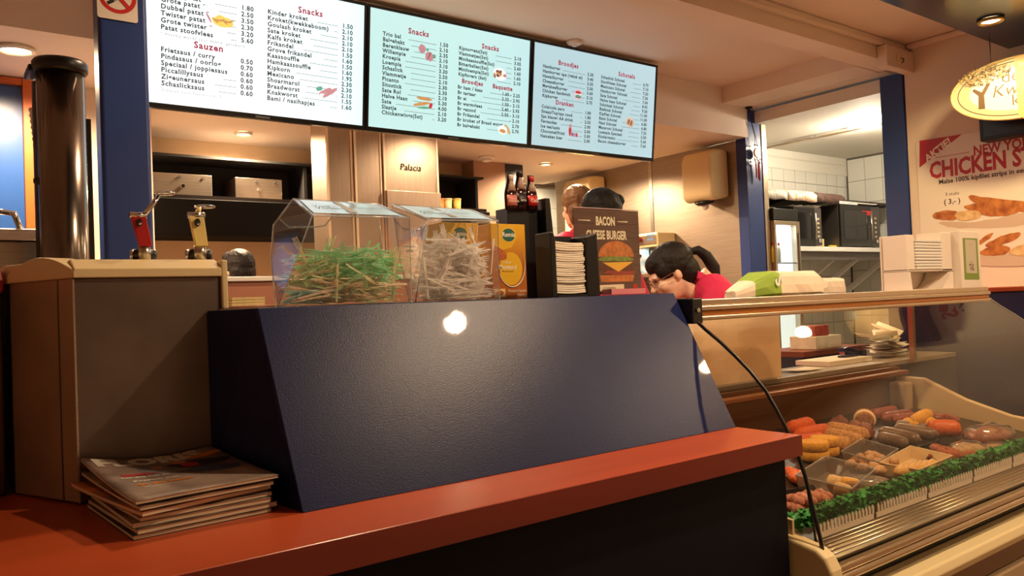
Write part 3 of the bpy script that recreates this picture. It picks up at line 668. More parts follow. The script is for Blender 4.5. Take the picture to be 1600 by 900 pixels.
# clock
q = P(336, 351, y=5.0); ck = thing('wall_clock', 'small round wall clock with a dark rim on the beige wall', 'clock', q)
RX = Matrix.Rotation(PI / 2, 4, 'X')
MB().lathe([(0.068, 0), (0.072, 0.012), (0.064, 0.02), (0.058, 0.012)], (q.x, 5.018, q.z), 32, RX, cap=False).build('rim', BLACK, ck)
MB().lathe([(0.06, 0.0), (0.06, 0.008)], (q.x, 5.016, q.z), 32, RX).build('face', mat('clock_face', (176, 150, 118), 0.5), ck)
for a_, L in ((0.4, 0.03), (2.6, 0.045)):
    MB().box((-0.0015, 0, 0), (0.0015, 0.001, L), Matrix.Translation((q.x, 5.0065, q.z)) @ Matrix.Rotation(a_, 4, 'Y')).build('hand', INK, ck)
for k in range(12):
    a_ = k * PI / 6; MB().box((-0.001, 0, 0.046), (0.001, 0.001, 0.055), Matrix.Translation((q.x, 5.0065, q.z)) @ Matrix.Rotation(a_, 4, 'Y')).build('hour_mark', INK, ck)
MB().ball((q.x - 0.069, 4.99, q.z - 0.0), 0.009, 10, 6).build('winder', CHROME, ck)
# wall tap / utensil beside the column
q = P(243, 375, y=4.6); wt = thing('wall_thermometer', 'white stick with a brown cross bar on the beige wall', 'utensil', q)
bx((q.x - 0.012, 5.0, q.z - 0.11), (q.x + 0.012, 5.018, q.z + 0.05)).build('stem', WHITEP, wt, 0.003)
bx((q.x - 0.012, 4.992, q.z + 0.05), (q.x + 0.05, 5.018, q.z + 0.066)).build('bar', mat('brown_bar', (90, 50, 30), 0.5), wt, 0.002)
# kitchen worktop with white edge, pink front, yellow slips
za_ = P(390, 432, y=2.95).z
kw = thing('kitchen_worktop', 'kitchen worktop with a white edge behind the clear fork box', 'worktop', (1.3, 3.2, 0))
bx((0.62, 2.95, za_ - 0.018), (2.2, 3.5, za_)).build('top', WHITEP, kw, 0.003)
bx((0.62, 2.965, 0), (2.2, 3.48, za_ - 0.019)).build('front', mat('pinkish_steel', (176, 120, 96), 0.4, 0.3), kw)
q = P(378, 470, y=1.95)
for k in range(3):
    tag(bx((q.x - 0.03, 1.93, q.z - 0.012 + 0.007 * k), (q.x + 0.05, 2.03, q.z - 0.006 + 0.007 * k)).build('order_pad', mat('pale_yellow_paper', (228, 212, 150), 0.7, var=0.1, scale=60)), f'pale yellow order pad beside the dispenser, {("lowest", "middle", "topmost")[k]} of three', 'notepad', 'yellow order pads')
tag(bx((q.x - 0.09, 2.21 - 0.31, 1.0505), (q.x + 0.09, 2.06, q.z - 0.0125)).build('pad_shelf', mat('pinkish_steel'), bevel=0.002), 'small ledge carrying the yellow order pads', 'shelf')
# red/white items right of the cup dispenser
q = P(139, 350, y=2.5); t = thing('sauce_bottle', 'slim red and white bottle between tube and column', 'bottle', (q.x, 2.5, 1.1))
MB().lathe([(0.008, 1.5), (0.009, q.z - 0.01), (0.005, q.z + 0.02), (0.003, q.z + 0.1)], (q.x, 2.5, 0), 12).build('body', WHITEP, t)
MB().lathe([(0.0095, q.z - 0.05), (0.0095, q.z - 0.015)], (q.x, 2.5, 0), 12).build('label', RED, t)
MB().lathe([(0.013, 1.1), (0.013, 1.5)], (q.x, 2.5, 0), 12).build('foot', STEEL, t)

# ------------------------------------------------------------------ steel wall: towel dispensers, slip printer
def towel(y0, y1, z0, z1, label):
    t = thing('towel_dispenser', label, 'dispenser', (4.5, (y0 + y1) / 2, z0))
    xs = 4.598; d = 0.2
    pr = [(xs, z0 + 0.03), (xs - d * 0.75, z0), (xs - d, z0 + 0.03), (xs - d * 1.0, z1 - 0.07), (xs - d * 0.85, z1 - 0.01), (xs - d * 0.5, z1), (xs, z1)]
    MB().prism([(x_, y0, z_) for x_, z_ in pr], (0, y1 - y0, 0)).build('cover', CREAM, t, 0.025, 4)
    Mx = Matrix.Translation((xs - 0.1, (y0 + y1) / 2, z0 + 0.017))
    MB().lathe([(0.055, -0.03), (0.075, -0.012), (0.075, 0.0)], (xs - 0.11, (y0 + y1) / 2, z0 + 0.016), 24, Matrix.Rotation(-0.25, 4, 'Y')).build('outlet', BLACK, t)
    MB().lathe([(0.004, -0.06), (0.024, -0.045), (0.03, -0.01), (0.01, 0.0)], (xs - 0.11, (y0 + y1) / 2, z0 + 0.005), 9).build('towel_end', PAPER, t)
    return t
towel(3.53, 3.80, P(1077, 318, x=4.42).z, P(1077, 238, x=4.42).z, 'cream paper towel dispenser on the steel wall beside the blue column')
towel(4.78, 5.10, P(900, 385, x=4.42).z, P(900, 278, x=4.42).z, 'cream paper towel dispenser behind the blond person')
q = P(1020, 385, x=4.45); pr_ = thing('ticket_printer', 'beige kitchen appliance with red knob on the steel wall', 'appliance', q)
bx((4.40, 4.05, P(1043, 383, x=4.4).z), (4.598, 4.50, P(1043, 360, x=4.4).z)).build('body', CREAM, pr_, 0.01)
bx((4.394, 4.06, P(1043, 383, x=4.4).z + 0.02), (4.3995, 4.40, P(1043, 360, x=4.4).z - 0.02)).build('panel', STEEL, pr_)
zz = P(1015, 372, x=4.4).z
MB().cyl((4.394, 4.23, zz), (4.37, 4.23, zz), 0.022, 14).build('knob', RED, pr_)
for k in range(2): bx((4.3925, 4.08, zz - 0.02 + 0.03 * k), (4.3938, 4.15, zz - 0.005 + 0.03 * k)).build('blue_label', mat('label_blue', (70, 110, 150), 0.5), pr_)
bx((4.3925, 4.30, zz - 0.02), (4.3938, 4.38, zz + 0.02)).build('slot', BLACKM, pr_)
zt = P(1010, 428, x=4.4).z
tag(bx((4.30, 4.0, zt - 0.03), (4.598, 4.7, zt)).build('wall_shelf', STEEL, bevel=0.003), 'steel wall shelf below the beige appliance', 'shelf')
tag(bx((4.33, 4.02, zt + 0.001), (4.58, 4.13, zt + 0.005)).build('steel_tray', STEELD), 'flat tray on the steel wall shelf', 'tray')
zq = P(1010, 410, x=4.4).z
sn = thing('snack_bag', 'light blue snack packet with an orange picture below the beige appliance', 'packet', (4.4, 4.33, zt))
b_ = MB(); pts = []
for k in range(9):
    for j in range(7):
        u = k / 8; v = j / 6
        pts.append((4.42 - 0.05 * math.sin(PI * u) * math.sin(PI * v) + 0.012 * noise.noise(Vector((u * 4, v * 4, 0))), 4.16 + 0.34 * u, zt + 0.002 + v * 0.2))
b_.add(pts, [(k * 7 + j, (k + 1) * 7 + j, (k + 1) * 7 + j + 1, k * 7 + j + 1) for k in range(8) for j in range(6)])
b_.prism([(4.45, 4.16, zt + .002), (4.45, 4.5, zt + .002), (4.45, 4.5, zt + .2), (4.45, 4.16, zt + .2)], (0.05, 0, 0))
b_.build('bag', mat('packet_blue', (110, 170, 210), 0.3, col2=(220, 230, 236), scale=9), sn, smooth=True)
MB().ball((4.365, 4.33, zt + 0.05), (0.008, 0.09, 0.03)).build('picture', mat('packet_orange', (226, 130, 70), 0.5, var=0.3, scale=30), sn)
bx((4.36, 4.22, zt + 0.13), (4.40, 4.42, zt + 0.15)).build('band', BLACKM, sn)
# wind chime on the kitchen column
q = P(1182, 240, y=3.345)
wc = thing('wind_chime', 'hanging charm with wooden disc and red tassels on the blue column', 'charm', (q.x, 3.345, q.z - 0.1))
hk = P(1170, 170, y=3.34)
MB().cyl((hk.x, 3.34, 2.654), (hk.x, 3.34, 2.62), 0.006, 8).build('hook', BLACKM, wc)
MB().cyl((hk.x, 3.34, 2.655), (hk.x, 3.34, 2.648), 0.025, 12).build('hook_plate', BLACKM, wc)
MB().tube([(hk.x, 3.34, 2.62), (q.x - 0.008, 3.345, 2.45), (q.x - 0.016, 3.345, q.z + 0.05)], 0.002, 5).build('cord', INK, wc)
MB().tube([(hk.x, 3.34, 2.62), (q.x, 3.345, 2.46), (q.x + 0.016, 3.345, q.z + 0.05)], 0.002, 5).build('cord', INK, wc)
MB().cyl((q.x - 0.02, 3.345, q.z + 0.06), (q.x + 0.02, 3.345, q.z + 0.06), 0.004, 8).build('crossbar', INK, wc)
MB().lathe([(0.032, -0.006), (0.036, 0), (0.032, 0.006)], (q.x + 0.006, 3.345, q.z + 0.005), 24, RX).build('disc', mat('charm_wood', (170, 104, 54), 0.4, var=0.2), wc)
for k in range(7):
    a_ = k * 0.9; MB().ball((q.x - 0.03 + 0.01 * k, 3.34 + 0.004 * math.sin(k), q.z - 0.04 - 0.012 * (k % 3)), (0.007, 0.005, 0.009), 10, 6).build('bead', CHROME, wc)
for k, dx in enumerate((-0.012, 0.012, 0.024)):
    MB().tube([(q.x + dx, 3.345, q.z - 0.06), (q.x + dx + 0.002, 3.345, q.z - 0.12), (q.x + dx, 3.345, q.z - 0.17 - 0.01 * k)], [0.003, 0.006, 0.004], 6).build('tassel', RED, wc)
# ================================================================== THINGS ON THE HOOD
TOP = HT + 0.0008
CLEAR = glass('clear_plastic', (246, 244, 240), 1.2, 0.03, 0.03)
EDGE = glass('clear_plastic_edge', (235, 232, 228), 2.0, 0.1, 0.22)
LIDREF = glass('lid_blue_reflection', (206, 228, 238), 2.2, 0.12, 0.22)
def bin_box(label, fr, bk, yf, yb):
    """clear slanted display bin: fr four front points, bk six back points, pixels on the planes yf and yb"""
    f = [P(*p, y=yf) for p in fr]; b = [P(*p, y=yb) for p in bk]
    for v in (f[0], f[3], b[0], b[5]): v.z = TOP
    t = thing('fork_bin', label, 'container', ((f[0].x + f[3].x) / 2, (yf + yb) / 2, TOP))
    FBL, FTL, FTR, FBR = f; BBL, BLO, BMI, BTL, BTR, BBR = b
    def sheet(name, *poly):
        MB().add(list(poly), [tuple(range(len(poly)))]).build(name, CLEAR, t)
    sheet('front_pane', FBL, FTL, FTR, FBR)
    sheet('right_pane', FBR, FTR, BTR, BBR)
    g = MB().add([FBL, FTL, BTL, BMI, BLO, BBL], [(0, 1, 4), (1, 2, 3), (1, 3, 4), (0, 4, 5)]); g.build('left_pane', CLEAR, t, smooth=True)
    sheet('top_pane', FTL, FTR, BTR, BTL)
    sheet('back_pane', BBL, BLO, BMI, BTL, BTR, BBR)
    base = MB().prism([FBL, FBR, BBR, BBL], (0, 0, 0.002)); base.build('base', CLEAR, t)
    eg = MB()
    for pl in ([FBL, FTL, FTR, FBR], [BBL, BLO, BMI, BTL, BTR, BBR]):
        eg.tube(pl, 0.0022, 6, True)
    for a, b_ in ((FTL, BTL), (FTR, BTR), (FBL, BBL), (FBR, BBR)): eg.tube([a, b_], 0.0022, 6)
    eg.build('rim', EDGE, t)
    # clear printed lid facet; the screens' blue reflection is put in its tint
    n = (FTR - FTL).cross(BTL - FTL).normalized(); n = n if n.z > 0 else -n
    def lidp(u, v): return FTL.lerp(FTR, u).lerp(BTL.lerp(BTR, u), v) + n * 0.0012
    MB().prism([lidp(.04, .14), lidp(.93, .10), lidp(.95, .93), lidp(.06, .93)], n * 0.0004).build('lid_reflection', LIDREF, t)
    MB().prism([lidp(.42, .2) + n * .0007, lidp(.5, .2) + n * .0007, lidp(.49, .9) + n * .0007, lidp(.42, .9) + n * .0007], n * 0.0004).build('lid_tab', mat('grey_tab', (110, 104, 104), 0.5), t)
    Mx = frame(lidp(.14, .3) + n * 0.0008, FTR - FTL, BTL - FTL)
    text('Vork\nVorkjes', 0.02, Mx @ Matrix.Translation((0, 0.035, 0)), mat('lid_print_ink', (70, 100, 116), 0.6), t, 'lid_print', line=0.9)
    Mx = frame(lidp(.6, .35) + n * 0.0008, FTR - FTL, BTL - FTL)
    text('Het kleinste\nbestek', 0.015, Mx @ Matrix.Translation((0, 0.03, 0)), MATS['lid_print_ink'], t, 'lid_print', line=0.9)
    # rounded flap seen inside the slanted left opening
    o = BMI.lerp(FTL, 0.35); e1 = (BTR - BTL).normalized()
    s0, s1, s2, s3 = BTL.lerp(BMI, .3), BTL.lerp(BMI, .75), BTL.lerp(BTR, .35) - Vector((0, 0, .055)), BTL.lerp(BTR, .5) - Vector((0, 0, .02))
    MB().tube([s0, s1, s1 + Vector((.02, -.004, -.02)), s2 - Vector((.02, .004, .004)), s2, s3], 0.002, 6).build('flap_rim', EDGE, t)
    # convex hull planes for filling
    bm = bmesh.new()
    for v in (*f, *b): bm.verts.new(v)
    r = bmesh.ops.convex_hull(bm, input=bm.verts); bm.normal_update()
    c = sum((v.co for v in bm.verts), Vector()) / len(bm.verts); pl = []
    for fc in bm.faces:
        nn = fc.normal.copy(); q = fc.verts[0].co
        if (c - q).dot(nn) > 0: nn = -nn
        pl.append((nn, nn.dot(q)))
    bm.free()
    return t, pl, f, b
binA, plA, fA, bA = bin_box('clear plastic bin of green and pastel snack forks', [(434, 467), (488, 337), (640, 340), (643, 467)], [(430, 467), (424, 401), (428, 351), (458, 311), (590, 319), (606, 467)], 1.50, 1.655)
binB, plB, fB, bB = bin_box('clear plastic bin of white forks beside the mustard box', [(649, 467), (668, 344), (778, 345), (781, 467)], [(640, 467), (624, 401), (618, 352), (612, 320), (736, 328), (748, 467)], 1.50, 1.655)
def fork_mesh(L, wd, t_=0.0012, tines=3):
    b = MB(); h = wd / 2
    b.box((-L * .5, -h * .42, 0), (L * .12, h * .42, t_)); b.hexa([(L * .12, -h * .42, 0), (L * .22, -h, 0), (L * .22, h, 0), (L * .12, h * .42, 0), (L * .12, -h * .42, t_), (L * .22, -h, t_), (L * .22, h, t_), (L * .12, h * .42, t_)])
    for k in range(tines):
        c_ = -h + (2 * h) * (k + .5) / tines; w_ = h / tines * .62
        b.hexa([(L * .22, c_ - w_, 0), (L * .5, c_ - w_ * .35, 0), (L * .5, c_ + w_ * .35, 0), (L * .22, c_ + w_, 0), (L * .22, c_ - w_, t_), (L * .5, c_ - w_ * .35, t_), (L * .5, c_ + w_ * .35, t_), (L * .22, c_ + w_, t_)])
    return b
def inside(p, pl, mg): return all(n.dot(p) < d - mg for n, d in pl)
def fill(n, pl, f, b, L, wd, ztop, kinds, label_fmt, group, rng, upright=0.08, heap_label=''):
    lo = Vector((min(v.x for v in f + b), min(v.y for v in f + b), TOP)); hi = Vector((max(v.x for v in f + b), max(v.y for v in f + b), ztop))
    src = {}
    for nm, mt in kinds:
        o = fork_mesh(L, wd).build('snack_fork', mt, origin=(0, 0, 0)); o.name = 'fork_source_' + nm; COL.objects.unlink(o); src[nm] = o
    done = 0; tries = 0; placed = []
    while done < n and tries < 60000:
        tries += 1
        fr = (done / n)
        z_ = lo.z + 0.008 + (hi.z - lo.z - 0.008) * min(1, max(0, fr + rng.uniform(-.12, .05)))
        # nearer the front pane more often: that is the layer one sees
        yy = lo.y + (hi.y - lo.y) * (rng.random() ** 1.9)
        c_ = Vector((rng.uniform(lo.x, hi.x), yy, z_))
        up = rng.random() < upright
        yaw = rng.uniform(0, 2 * PI) if rng.random() < .5 else rng.choice((0, PI)) + rng.gauss(0, .5)
        pit = rng.uniform(.9, 1.5) if up else rng.gauss(0, .22)
        R_ = Matrix.Rotation(yaw, 3, 'Z') @ Matrix.Rotation(-pit, 3, 'Y') @ Matrix.Rotation(rng.gauss(0, .6), 3, 'X')
        ax = R_ @ Vector((L * .5, 0, 0)); sd_ = R_ @ Vector((0, wd * .5, 0))
        if not all(inside(c_ + s_ * ax + r_ * sd_, pl, 0.002) for s_ in (-1, 1) for r_ in (-1, 1)): continue
        nm = kinds_pick(kinds, c_, lo, hi, rng)
        placed.append((c_, R_, nm)); done += 1
    # the 150 nearest the front pane or on top of the heap are forks of their own, the rest the bulk of the heap
    placed.sort(key=lambda e: e[0].y - .35 * (e[0].z - lo.z))
    for c_, R_, nm in placed[:150]:
        o = share(src[nm], 'snack_fork', c_, R_.to_euler())
        tag(o, label_fmt.format(nm.replace('_', ' ')), 'fork', group.format(nm.replace('_', ' ')))
    bulk = MB(); pol = []
    me = src[kinds[0][0]].data
    heap_m = [mt for _, mt in kinds]; names = [k_ for k_, _ in kinds]; idx = []
    for c_, R_, nm in placed[150:]:
        bulk.add([R_ @ v.co + c_ for v in me.vertices], [tuple(p_.vertices) for p_ in me.polygons]); idx += [names.index(nm)] * len(me.polygons)
    o = bulk.build('fork_heap', heap_m[0])
    for mt in heap_m[1:]: o.data.materials.append(mt)
    if len(o.data.polygons) == len(idx): o.data.polygons.foreach_set('material_index', idx)
    o['kind'] = 'stuff'; tag(o, heap_label, 'forks')
    return done
GREENS = [('mint_green', thin('fork_green', (204, 250, 220), .55)), ('pale_yellow', thin('fork_yellow', (254, 248, 220), .55)), ('pale_green', thin('fork_pale_green', (226, 250, 222), .55)), ('peach', thin('fork_peach', (254, 238, 220), .55)), ('pale_blue', thin('fork_blue', (206, 240, 246), .55))]
def pickA(kinds, c_, lo, hi, rng):
    h = (c_.z - lo.z) / (hi.z - lo.z); u = (c_.x - lo.x) / (hi.x - lo.x); r = rng.random()
    if h > .5 and u > .3: return 'mint_green' if r < .55 else ('pale_green' if r < .85 else 'pale_yellow')
    if u < .35 and h < .3: return 'pale_blue' if r < .45 else ('pale_green' if r < .7 else 'peach')
    if h < .4: return 'peach' if r < .5 else ('pale_yellow' if r < .8 else 'pale_green')
    return 'pale_green' if r < .4 else ('pale_yellow' if r < .75 else 'peach')
kinds_pick = pickA
rng = random.Random(3)
fill(340, plA, fA, bA, 0.080, 0.0135, TOP + 0.114, GREENS, '{} snack fork piled in the left clear bin', '{} forks in the left clear bin', rng, heap_label='bulk of the pastel fork heap deeper in the left clear bin')
kinds_pick = lambda k, c_, lo, hi, r: 'white' if r.random() < .75 else 'translucent_white'
WH = [('white', thin('fork_white', (255, 252, 250), .6)), ('translucent_white', thin('fork_clear', (255, 250, 246), .65, .25))]
fill(300, plB, fB, bB, 0.084, 0.0155, TOP + 0.140, WH, '{} plastic fork heaped in the right clear bin', '{} forks in the right clear bin', rng, 0.1, heap_label='bulk of the white fork heap deeper in the right clear bin')

# ------------------------------------------------------------------ mustard boxes
def print_gradient(name, c_top, c_bot, z0, z1):
    mt = D.materials.new(name); mt.use_nodes = True; nt = mt.node_tree; b = nt.nodes['Principled BSDF']; b.inputs['Roughness'].default_value = 0.35
    tc = nt.nodes.new('ShaderNodeTexCoord'); sp = nt.nodes.new('ShaderNodeSeparateXYZ'); r = nt.nodes.new('ShaderNodeValToRGB'); mr = nt.nodes.new('ShaderNodeMapRange')
    mr.inputs[1].default_value = z0; mr.inputs[2].default_value = z1
    nt.links.new(tc.outputs['Object'], sp.inputs[0]); nt.links.new(sp.outputs[2], mr.inputs[0]); nt.links.new(mr.outputs[0], r.inputs[0])
    r.color_ramp.elements[0].color = lin(c_bot) + (1,); r.color_ramp.elements[1].color = lin(c_top) + (1,); r.color_ramp.elements[0].position = .45; r.color_ramp.elements[1].position = .9
    nt.links.new(r.outputs[0], b.inputs['Base Color']); MATS[name] = mt; return mt
BW, BH, BD = 0.112, 0.198, 0.10
mus = print_gradient('mustard_box_print', (226, 168, 34), (176, 96, 30), 0, BH)
MUSY = mat('mustard_yellow', (226, 176, 40), 0.35)
def mustard(x0, y0, label):
    t = thing('mustard_box', label, 'box', (x0 + BW / 2, y0 + BD / 2, TOP))
    bx((x0, y0, TOP), (x0 + BW, y0 + BD, TOP + BH)).build('carton', mus, t, 0.001)
    bx((x0 - 0.0004, y0 + .002, TOP + .06), (x0 - 0.0001, y0 + BD - .002, TOP + BH - .001)).build('side_print', MUSY, t)
    M_ = frame(Vector((x0, y0 - 0.0002, TOP)), (1, 0, 0), (0, 0, 1)) @ Matrix.Scale(1.09, 4)
    blob(M_, oval(.03, .085, .056, .078, 30, -.35)[0:30], mat('mustard_swoosh_rim', (240, 228, 196), .4), t, 'swoosh_rim', .0001, .0000) if False else None
    arc = [(.094 - .03 * (1 - math.cos(a)), 0) for a in (0,)]
    outer = [(.058 + .040 * math.sin(a), .082 - .052 * math.cos(a)) for a in [PI * (-.55 + 1.25 * k / 26) for k in range(27)]]
    outer = [(min(x_, .099), y_) for x_, y_ in outer]
    # white sweep around the yellow drop
    MB().tube([M_ @ Vector((x_, y_, .0004)) for x_, y_ in outer], [0.0004 + .0014 * math.sin(PI * k / 26) for k in range(27)], 6).build('swoosh', mat('print_white', (244, 236, 214), .4), t)
    blob(M_, oval(.056, .074, .034, .040, 26), MUSY, t, 'drop', .0001, .0002)
    blob(M_, [(.0005, .135), (.0005, .1812), (.07, .1812), (.078, .15), (.06, .125), (.03, .118)], MUSY, t, 'top_field', .0001, .0002)
    blob(M_, oval(.020, .106, .030, .014, 24, -.25, .12, 4)[0:24], mat('croquette_print', (186, 96, 34), .5, var=.35, scale=180), t, 'croquette_picture', .0001, .0005) if x0 > .9 and False else None
    blob(M_, [(.0005, .125), (.012, .128), (.036, .118), (.045, .108), (.044, .098), (.034, .094), (.02, .098), (.0005, .100)], mat('croquette_print', (178, 90, 32), .5, var=.35, scale=180), t, 'croquette_picture', .0001, .0005)
    blob(M_, oval(.052, .155, .0215, .0175), mat('logo_yellow', (236, 200, 60), .4), t, 'logo_rim', .0001, .0005)
    blob(M_, oval(.052, .155, .0195, .0158), mat('logo_green', (32, 92, 84), .4), t, 'logo', .0001, .0007)
    pw = mat('print_white')
    text('Remia', .0155, M_ @ Matrix.Translation((.052, .151, .0010)), pw, t, 'lettering', 'CENTER', bold=.0003)
    text('Franse', .0095, M_ @ Matrix.Translation((.044, .087, .0006)), pw, t, 'lettering', 'CENTER', shear=.1)
    text('Mosterd', .0155, M_ @ Matrix.Translation((.046, .073, .0006)), pw, t, 'lettering', 'CENTER', bold=.0002)
    text('Met pit en vlies', .0055, M_ @ Matrix.Translation((.046, .066, .0006)), INK, t, 'lettering', 'CENTER')
    text('Mosterd Sachet', .0085, M_ @ Matrix.Translation((.099, .018, .0004)), pw, t, 'lettering', 'RIGHT')
    text('264x5gr', .0085, M_ @ Matrix.Translation((.099, .008, .0004)), pw, t, 'lettering', 'RIGHT')
    blob(M_, [(.004, .006), (.036, .006), (.036, .026), (.004, .026)], mat('print_cream', (226, 200, 140), .4), t, 'panel', .0001, .0003)
    blob(M_, oval(.02, .016, .012, .006, 16, .1, .2), MATS['croquette_print'], t, 'panel_picture', .0001, .0005)
    return t
xm = P(768, 400, y=1.665).x
mustard(xm, 1.665, 'yellow and orange mustard sachet carton beside the black napkin holder')
mustard(P(690, 400, y=1.672).x, 1.672, 'mustard sachet carton standing behind the bin of white forks')

# ------------------------------------------------------------------ cola bottle counter display
yd = 1.80
bd = thing('bottle_display', 'black counter display topped with three cola bottle figures', 'display', (P(825, 440, y=yd).x, yd, TOP))
xa, xb = P(796, 400, y=yd).x, P(856, 400, y=yd).x
bx((xa, yd, TOP), (xb - .028, yd + .06, P(820, 326, y=yd).z)).build('stand', BLACK, bd, .002)
MB().prism([(xb - .026, yd - .03, TOP), (xb, yd - .03, TOP), (xb, yd - .03, P(850, 362, y=yd).z), (xb - .008, yd - .03, P(850, 312, y=yd).z), (xb - .026, yd - .03, P(850, 312, y=yd).z)], (0, .09, 0)).build('side_wing', BLACK, bd, .002)
COLA = mat('cola_brown', (52, 18, 12), .15, coat=.5); CLRB = mat('bottle_clear_neck', (170, 140, 128), .2)
s = (0.6 * xa + 0.8 * yd) / 1240
for k, (px_, top_, cap, lab) in enumerate(((800, 274, (214, 204, 196), (200, 120, 110)), (815, 269, (24, 22, 24), (30, 18, 18)), (832, 277, (196, 34, 40), (190, 30, 36)))):
    q = P(px_, 328, y=yd - .004); zt_ = P(px_, top_, y=yd - .004).z; H = zt_ - q.z; r = 9.5 * s
    b_ = MB().lathe([(r, 0), (r, H * .30), (r * 1.02, H * .42), (r * .9, H * .55)], (q.x, yd - .006, q.z), 20, None, 1, .45)
    bt = b_.build('bottle', COLA, bd)
    MB().lathe([(r * .9, H * .551), (r * .62, H * .70), (r * .42, H * .82), (r * .4, H * .86)], (q.x, yd - .006, q.z), 20, None, 1, .45).build('bottle_neck', CLRB, bt)
    MB().lathe([(r * .46, H * .861), (r * .46, H), (r * .4, H * 1.01)], (q.x, yd - .006, q.z), 16, None, 1, .6).build('cap', mat(f'cap_{k}', cap, .4), bt)
    MB().lathe([(r * 1.03, H * .12), (r * 1.03, H * .42)], (q.x, yd - .006, q.z), 20, None, 1, .47).build('bottle_label', mat(f'bottle_label_{k}', lab, .5), bt)
    text(('Coca-Cola', 'zero', 'Cola')[k], r * (.5, .65, .9)[k], frame(Vector((q.x, yd - .006 - r * .5, q.z + H * .22)), (1, 0, 0), (0, 0, 1)), mat('print_white'), bt, 'lettering', 'CENTER', shear=.2)
    ot = MB().prism([(q.x - r * 1.2, yd - .001, q.z), (q.x + r * 1.2, yd - .001, q.z), (q.x + r * 1.25, yd - .001, q.z + H * .5), (q.x + r * .62, yd - .001, q.z + H * .85), (q.x + r * .62, yd - .001, q.z + H * 1.06), (q.x - r * .62, yd - .001, q.z + H * 1.06), (q.x - r * .62, yd - .001, q.z + H * .85), (q.x - r * 1.25, yd - .001, q.z + H * .5)], (0, .003, 0)); ot.build('cutout_back', BLACK, bd)

# ------------------------------------------------------------------ napkin holder and napkins
yn = 1.47
X = lambda px_, yy=yn, py_=420: P(px_, py_, y=yy).x
Z = lambda px_, py_, yy=yn: P(px_, py_, y=yy).z
nh = thing('napkin_holder', 'black napkin holder full of white napkins on the blue hood', 'holder', (X(893), yn + .05, TOP))
MB().prism([(X(862), yn, TOP), (X(870), yn, TOP), (X(870), yn, Z(870, 376)), (X(867), yn, Z(862, 362)), (X(862), yn, Z(852, 362))], (0, .06, 0)).build('side_wall', BLACK, nh, .002)
MB().prism([(X(917), yn, TOP), (X(937), yn, TOP), (X(935), yn, Z(935, 364)), (X(917), yn, Z(917, 370))], (0, .06, 0)).build('side_wall', BLACK, nh, .002)
bx((X(870) + .0005, yn, TOP), (X(917) - .0005, yn + .06, TOP + .006)).build('floor', BLACK, nh)
bx((X(870) + .0005, yn + .054, TOP + .0065), (X(917) - .0005, yn + .06, Z(890, 366))).build('back_wall', BLACK, nh)
x0, x1 = X(870) + .0015, X(917) - .0015
zb0, zt0 = TOP + .008, Z(890, 378)
NN = 24; dz = (zt0 - zb0) / NN
def napkin(w_, d_, th, sag):
    b = MB(); n = 8; vs = []; fs = []
    for lay in (0, 1):
        for k in range(n + 1):
            u = k / n; z_ = lay * th + sag * (4 * (u - .5) ** 2 - 1) * -.0
            zz_ = z_ - sag * math.sin(PI * u)
            for yy in (0, d_): vs.append((u * w_ - w_ / 2, yy, zz_))
    m_ = 2 * (n + 1)
    for k in range(n):
        a = 2 * k
        fs += [(a, a + 1, a + 3, a + 2), (m_ + a, m_ + a + 2, m_ + a + 3, m_ + a + 1), (a, a + 2, m_ + a + 2, m_ + a), (a + 1, m_ + a + 1, m_ + a + 3, a + 3)]
    fs += [(0, m_, m_ + 1, 1), (2 * n, 2 * n + 1, m_ + 2 * n + 1, m_ + 2 * n)]
    return b.add(vs, fs)
nsrc = napkin(x1 - x0 - .002, .044, dz * .8, .002).build('napkin', mat('napkin_tissue', (232, 220, 200), .85, var=.04, scale=40), origin=(0, 0, 0)); COL.objects.unlink(nsrc); nsrc.name = 'napkin_source'
for k in range(NN):
    o = share(nsrc, 'napkin', ((x0 + x1) / 2 + random.uniform(-.0006, .0006), yn + .004 + random.uniform(0, .005), zb0 + .002 + dz * k), (0, random.gauss(0, .008) + (.03 if k > NN - 4 else 0), random.gauss(0, .02)))
    tag(o, 'folded white paper napkin stacked in the black holder', 'napkin', 'napkins in the black holder')

# ------------------------------------------------------------------ bacon cheeseburger table card
ys = 1.63
bs = thing('burger_sign', 'acrylic stand with a brown bacon cheese burger card', 'sign', (X(949, ys), ys, TOP))
xl, xr = X(898, ys, 380), X(999, ys, 380); zt = Z(950, 328, ys)
M_ = frame(Vector((xl, ys, TOP + .006)), (1, 0, 0), (0, 0, 1)); Wd, Hg = xr - xl, zt - TOP - .006
BRW = mat('wood_plank_print', (92, 66, 56), .4, var=.2, scale=5, stretch=(2, 2, 26))
MB().box((xl, ys, TOP + .006), (xr, ys + .002, zt)).build('card', BRW, bs)
for k in range(1, 6):
    blob(M_, [(0.0005, Hg * k / 6 - .0007), (Wd - .0005, Hg * k / 6 - .0007), (Wd - .0005, Hg * k / 6 + .0007), (.0005, Hg * k / 6 + .0007)], mat('plank_gap_print', (44, 30, 26), .5), bs, 'plank_line', .0001, .0001)
bx((xl - .012, ys - .0035, TOP), (xr + .002, ys - .0022, zt + .002)).build('acrylic_front', glass('acrylic', (252, 252, 252), 1.0, .02), bs)
bx((xl - .012, ys + .003, TOP), (xr + .002, ys + .0042, zt + .002)).build('acrylic_back', glass('acrylic'), bs)
bx((xl - .002, ys - .0034, zt + .0022), (xr, ys + .004, zt + .0035)).build('acrylic_top_edge', glass('bright_acrylic_edge', (240, 240, 240), 2.0, .1, .5), bs)
bx((xl - .004, ys - .045, TOP), (xr + .002, ys - .004, TOP + .003)).build('foot', glass('acrylic'), bs)
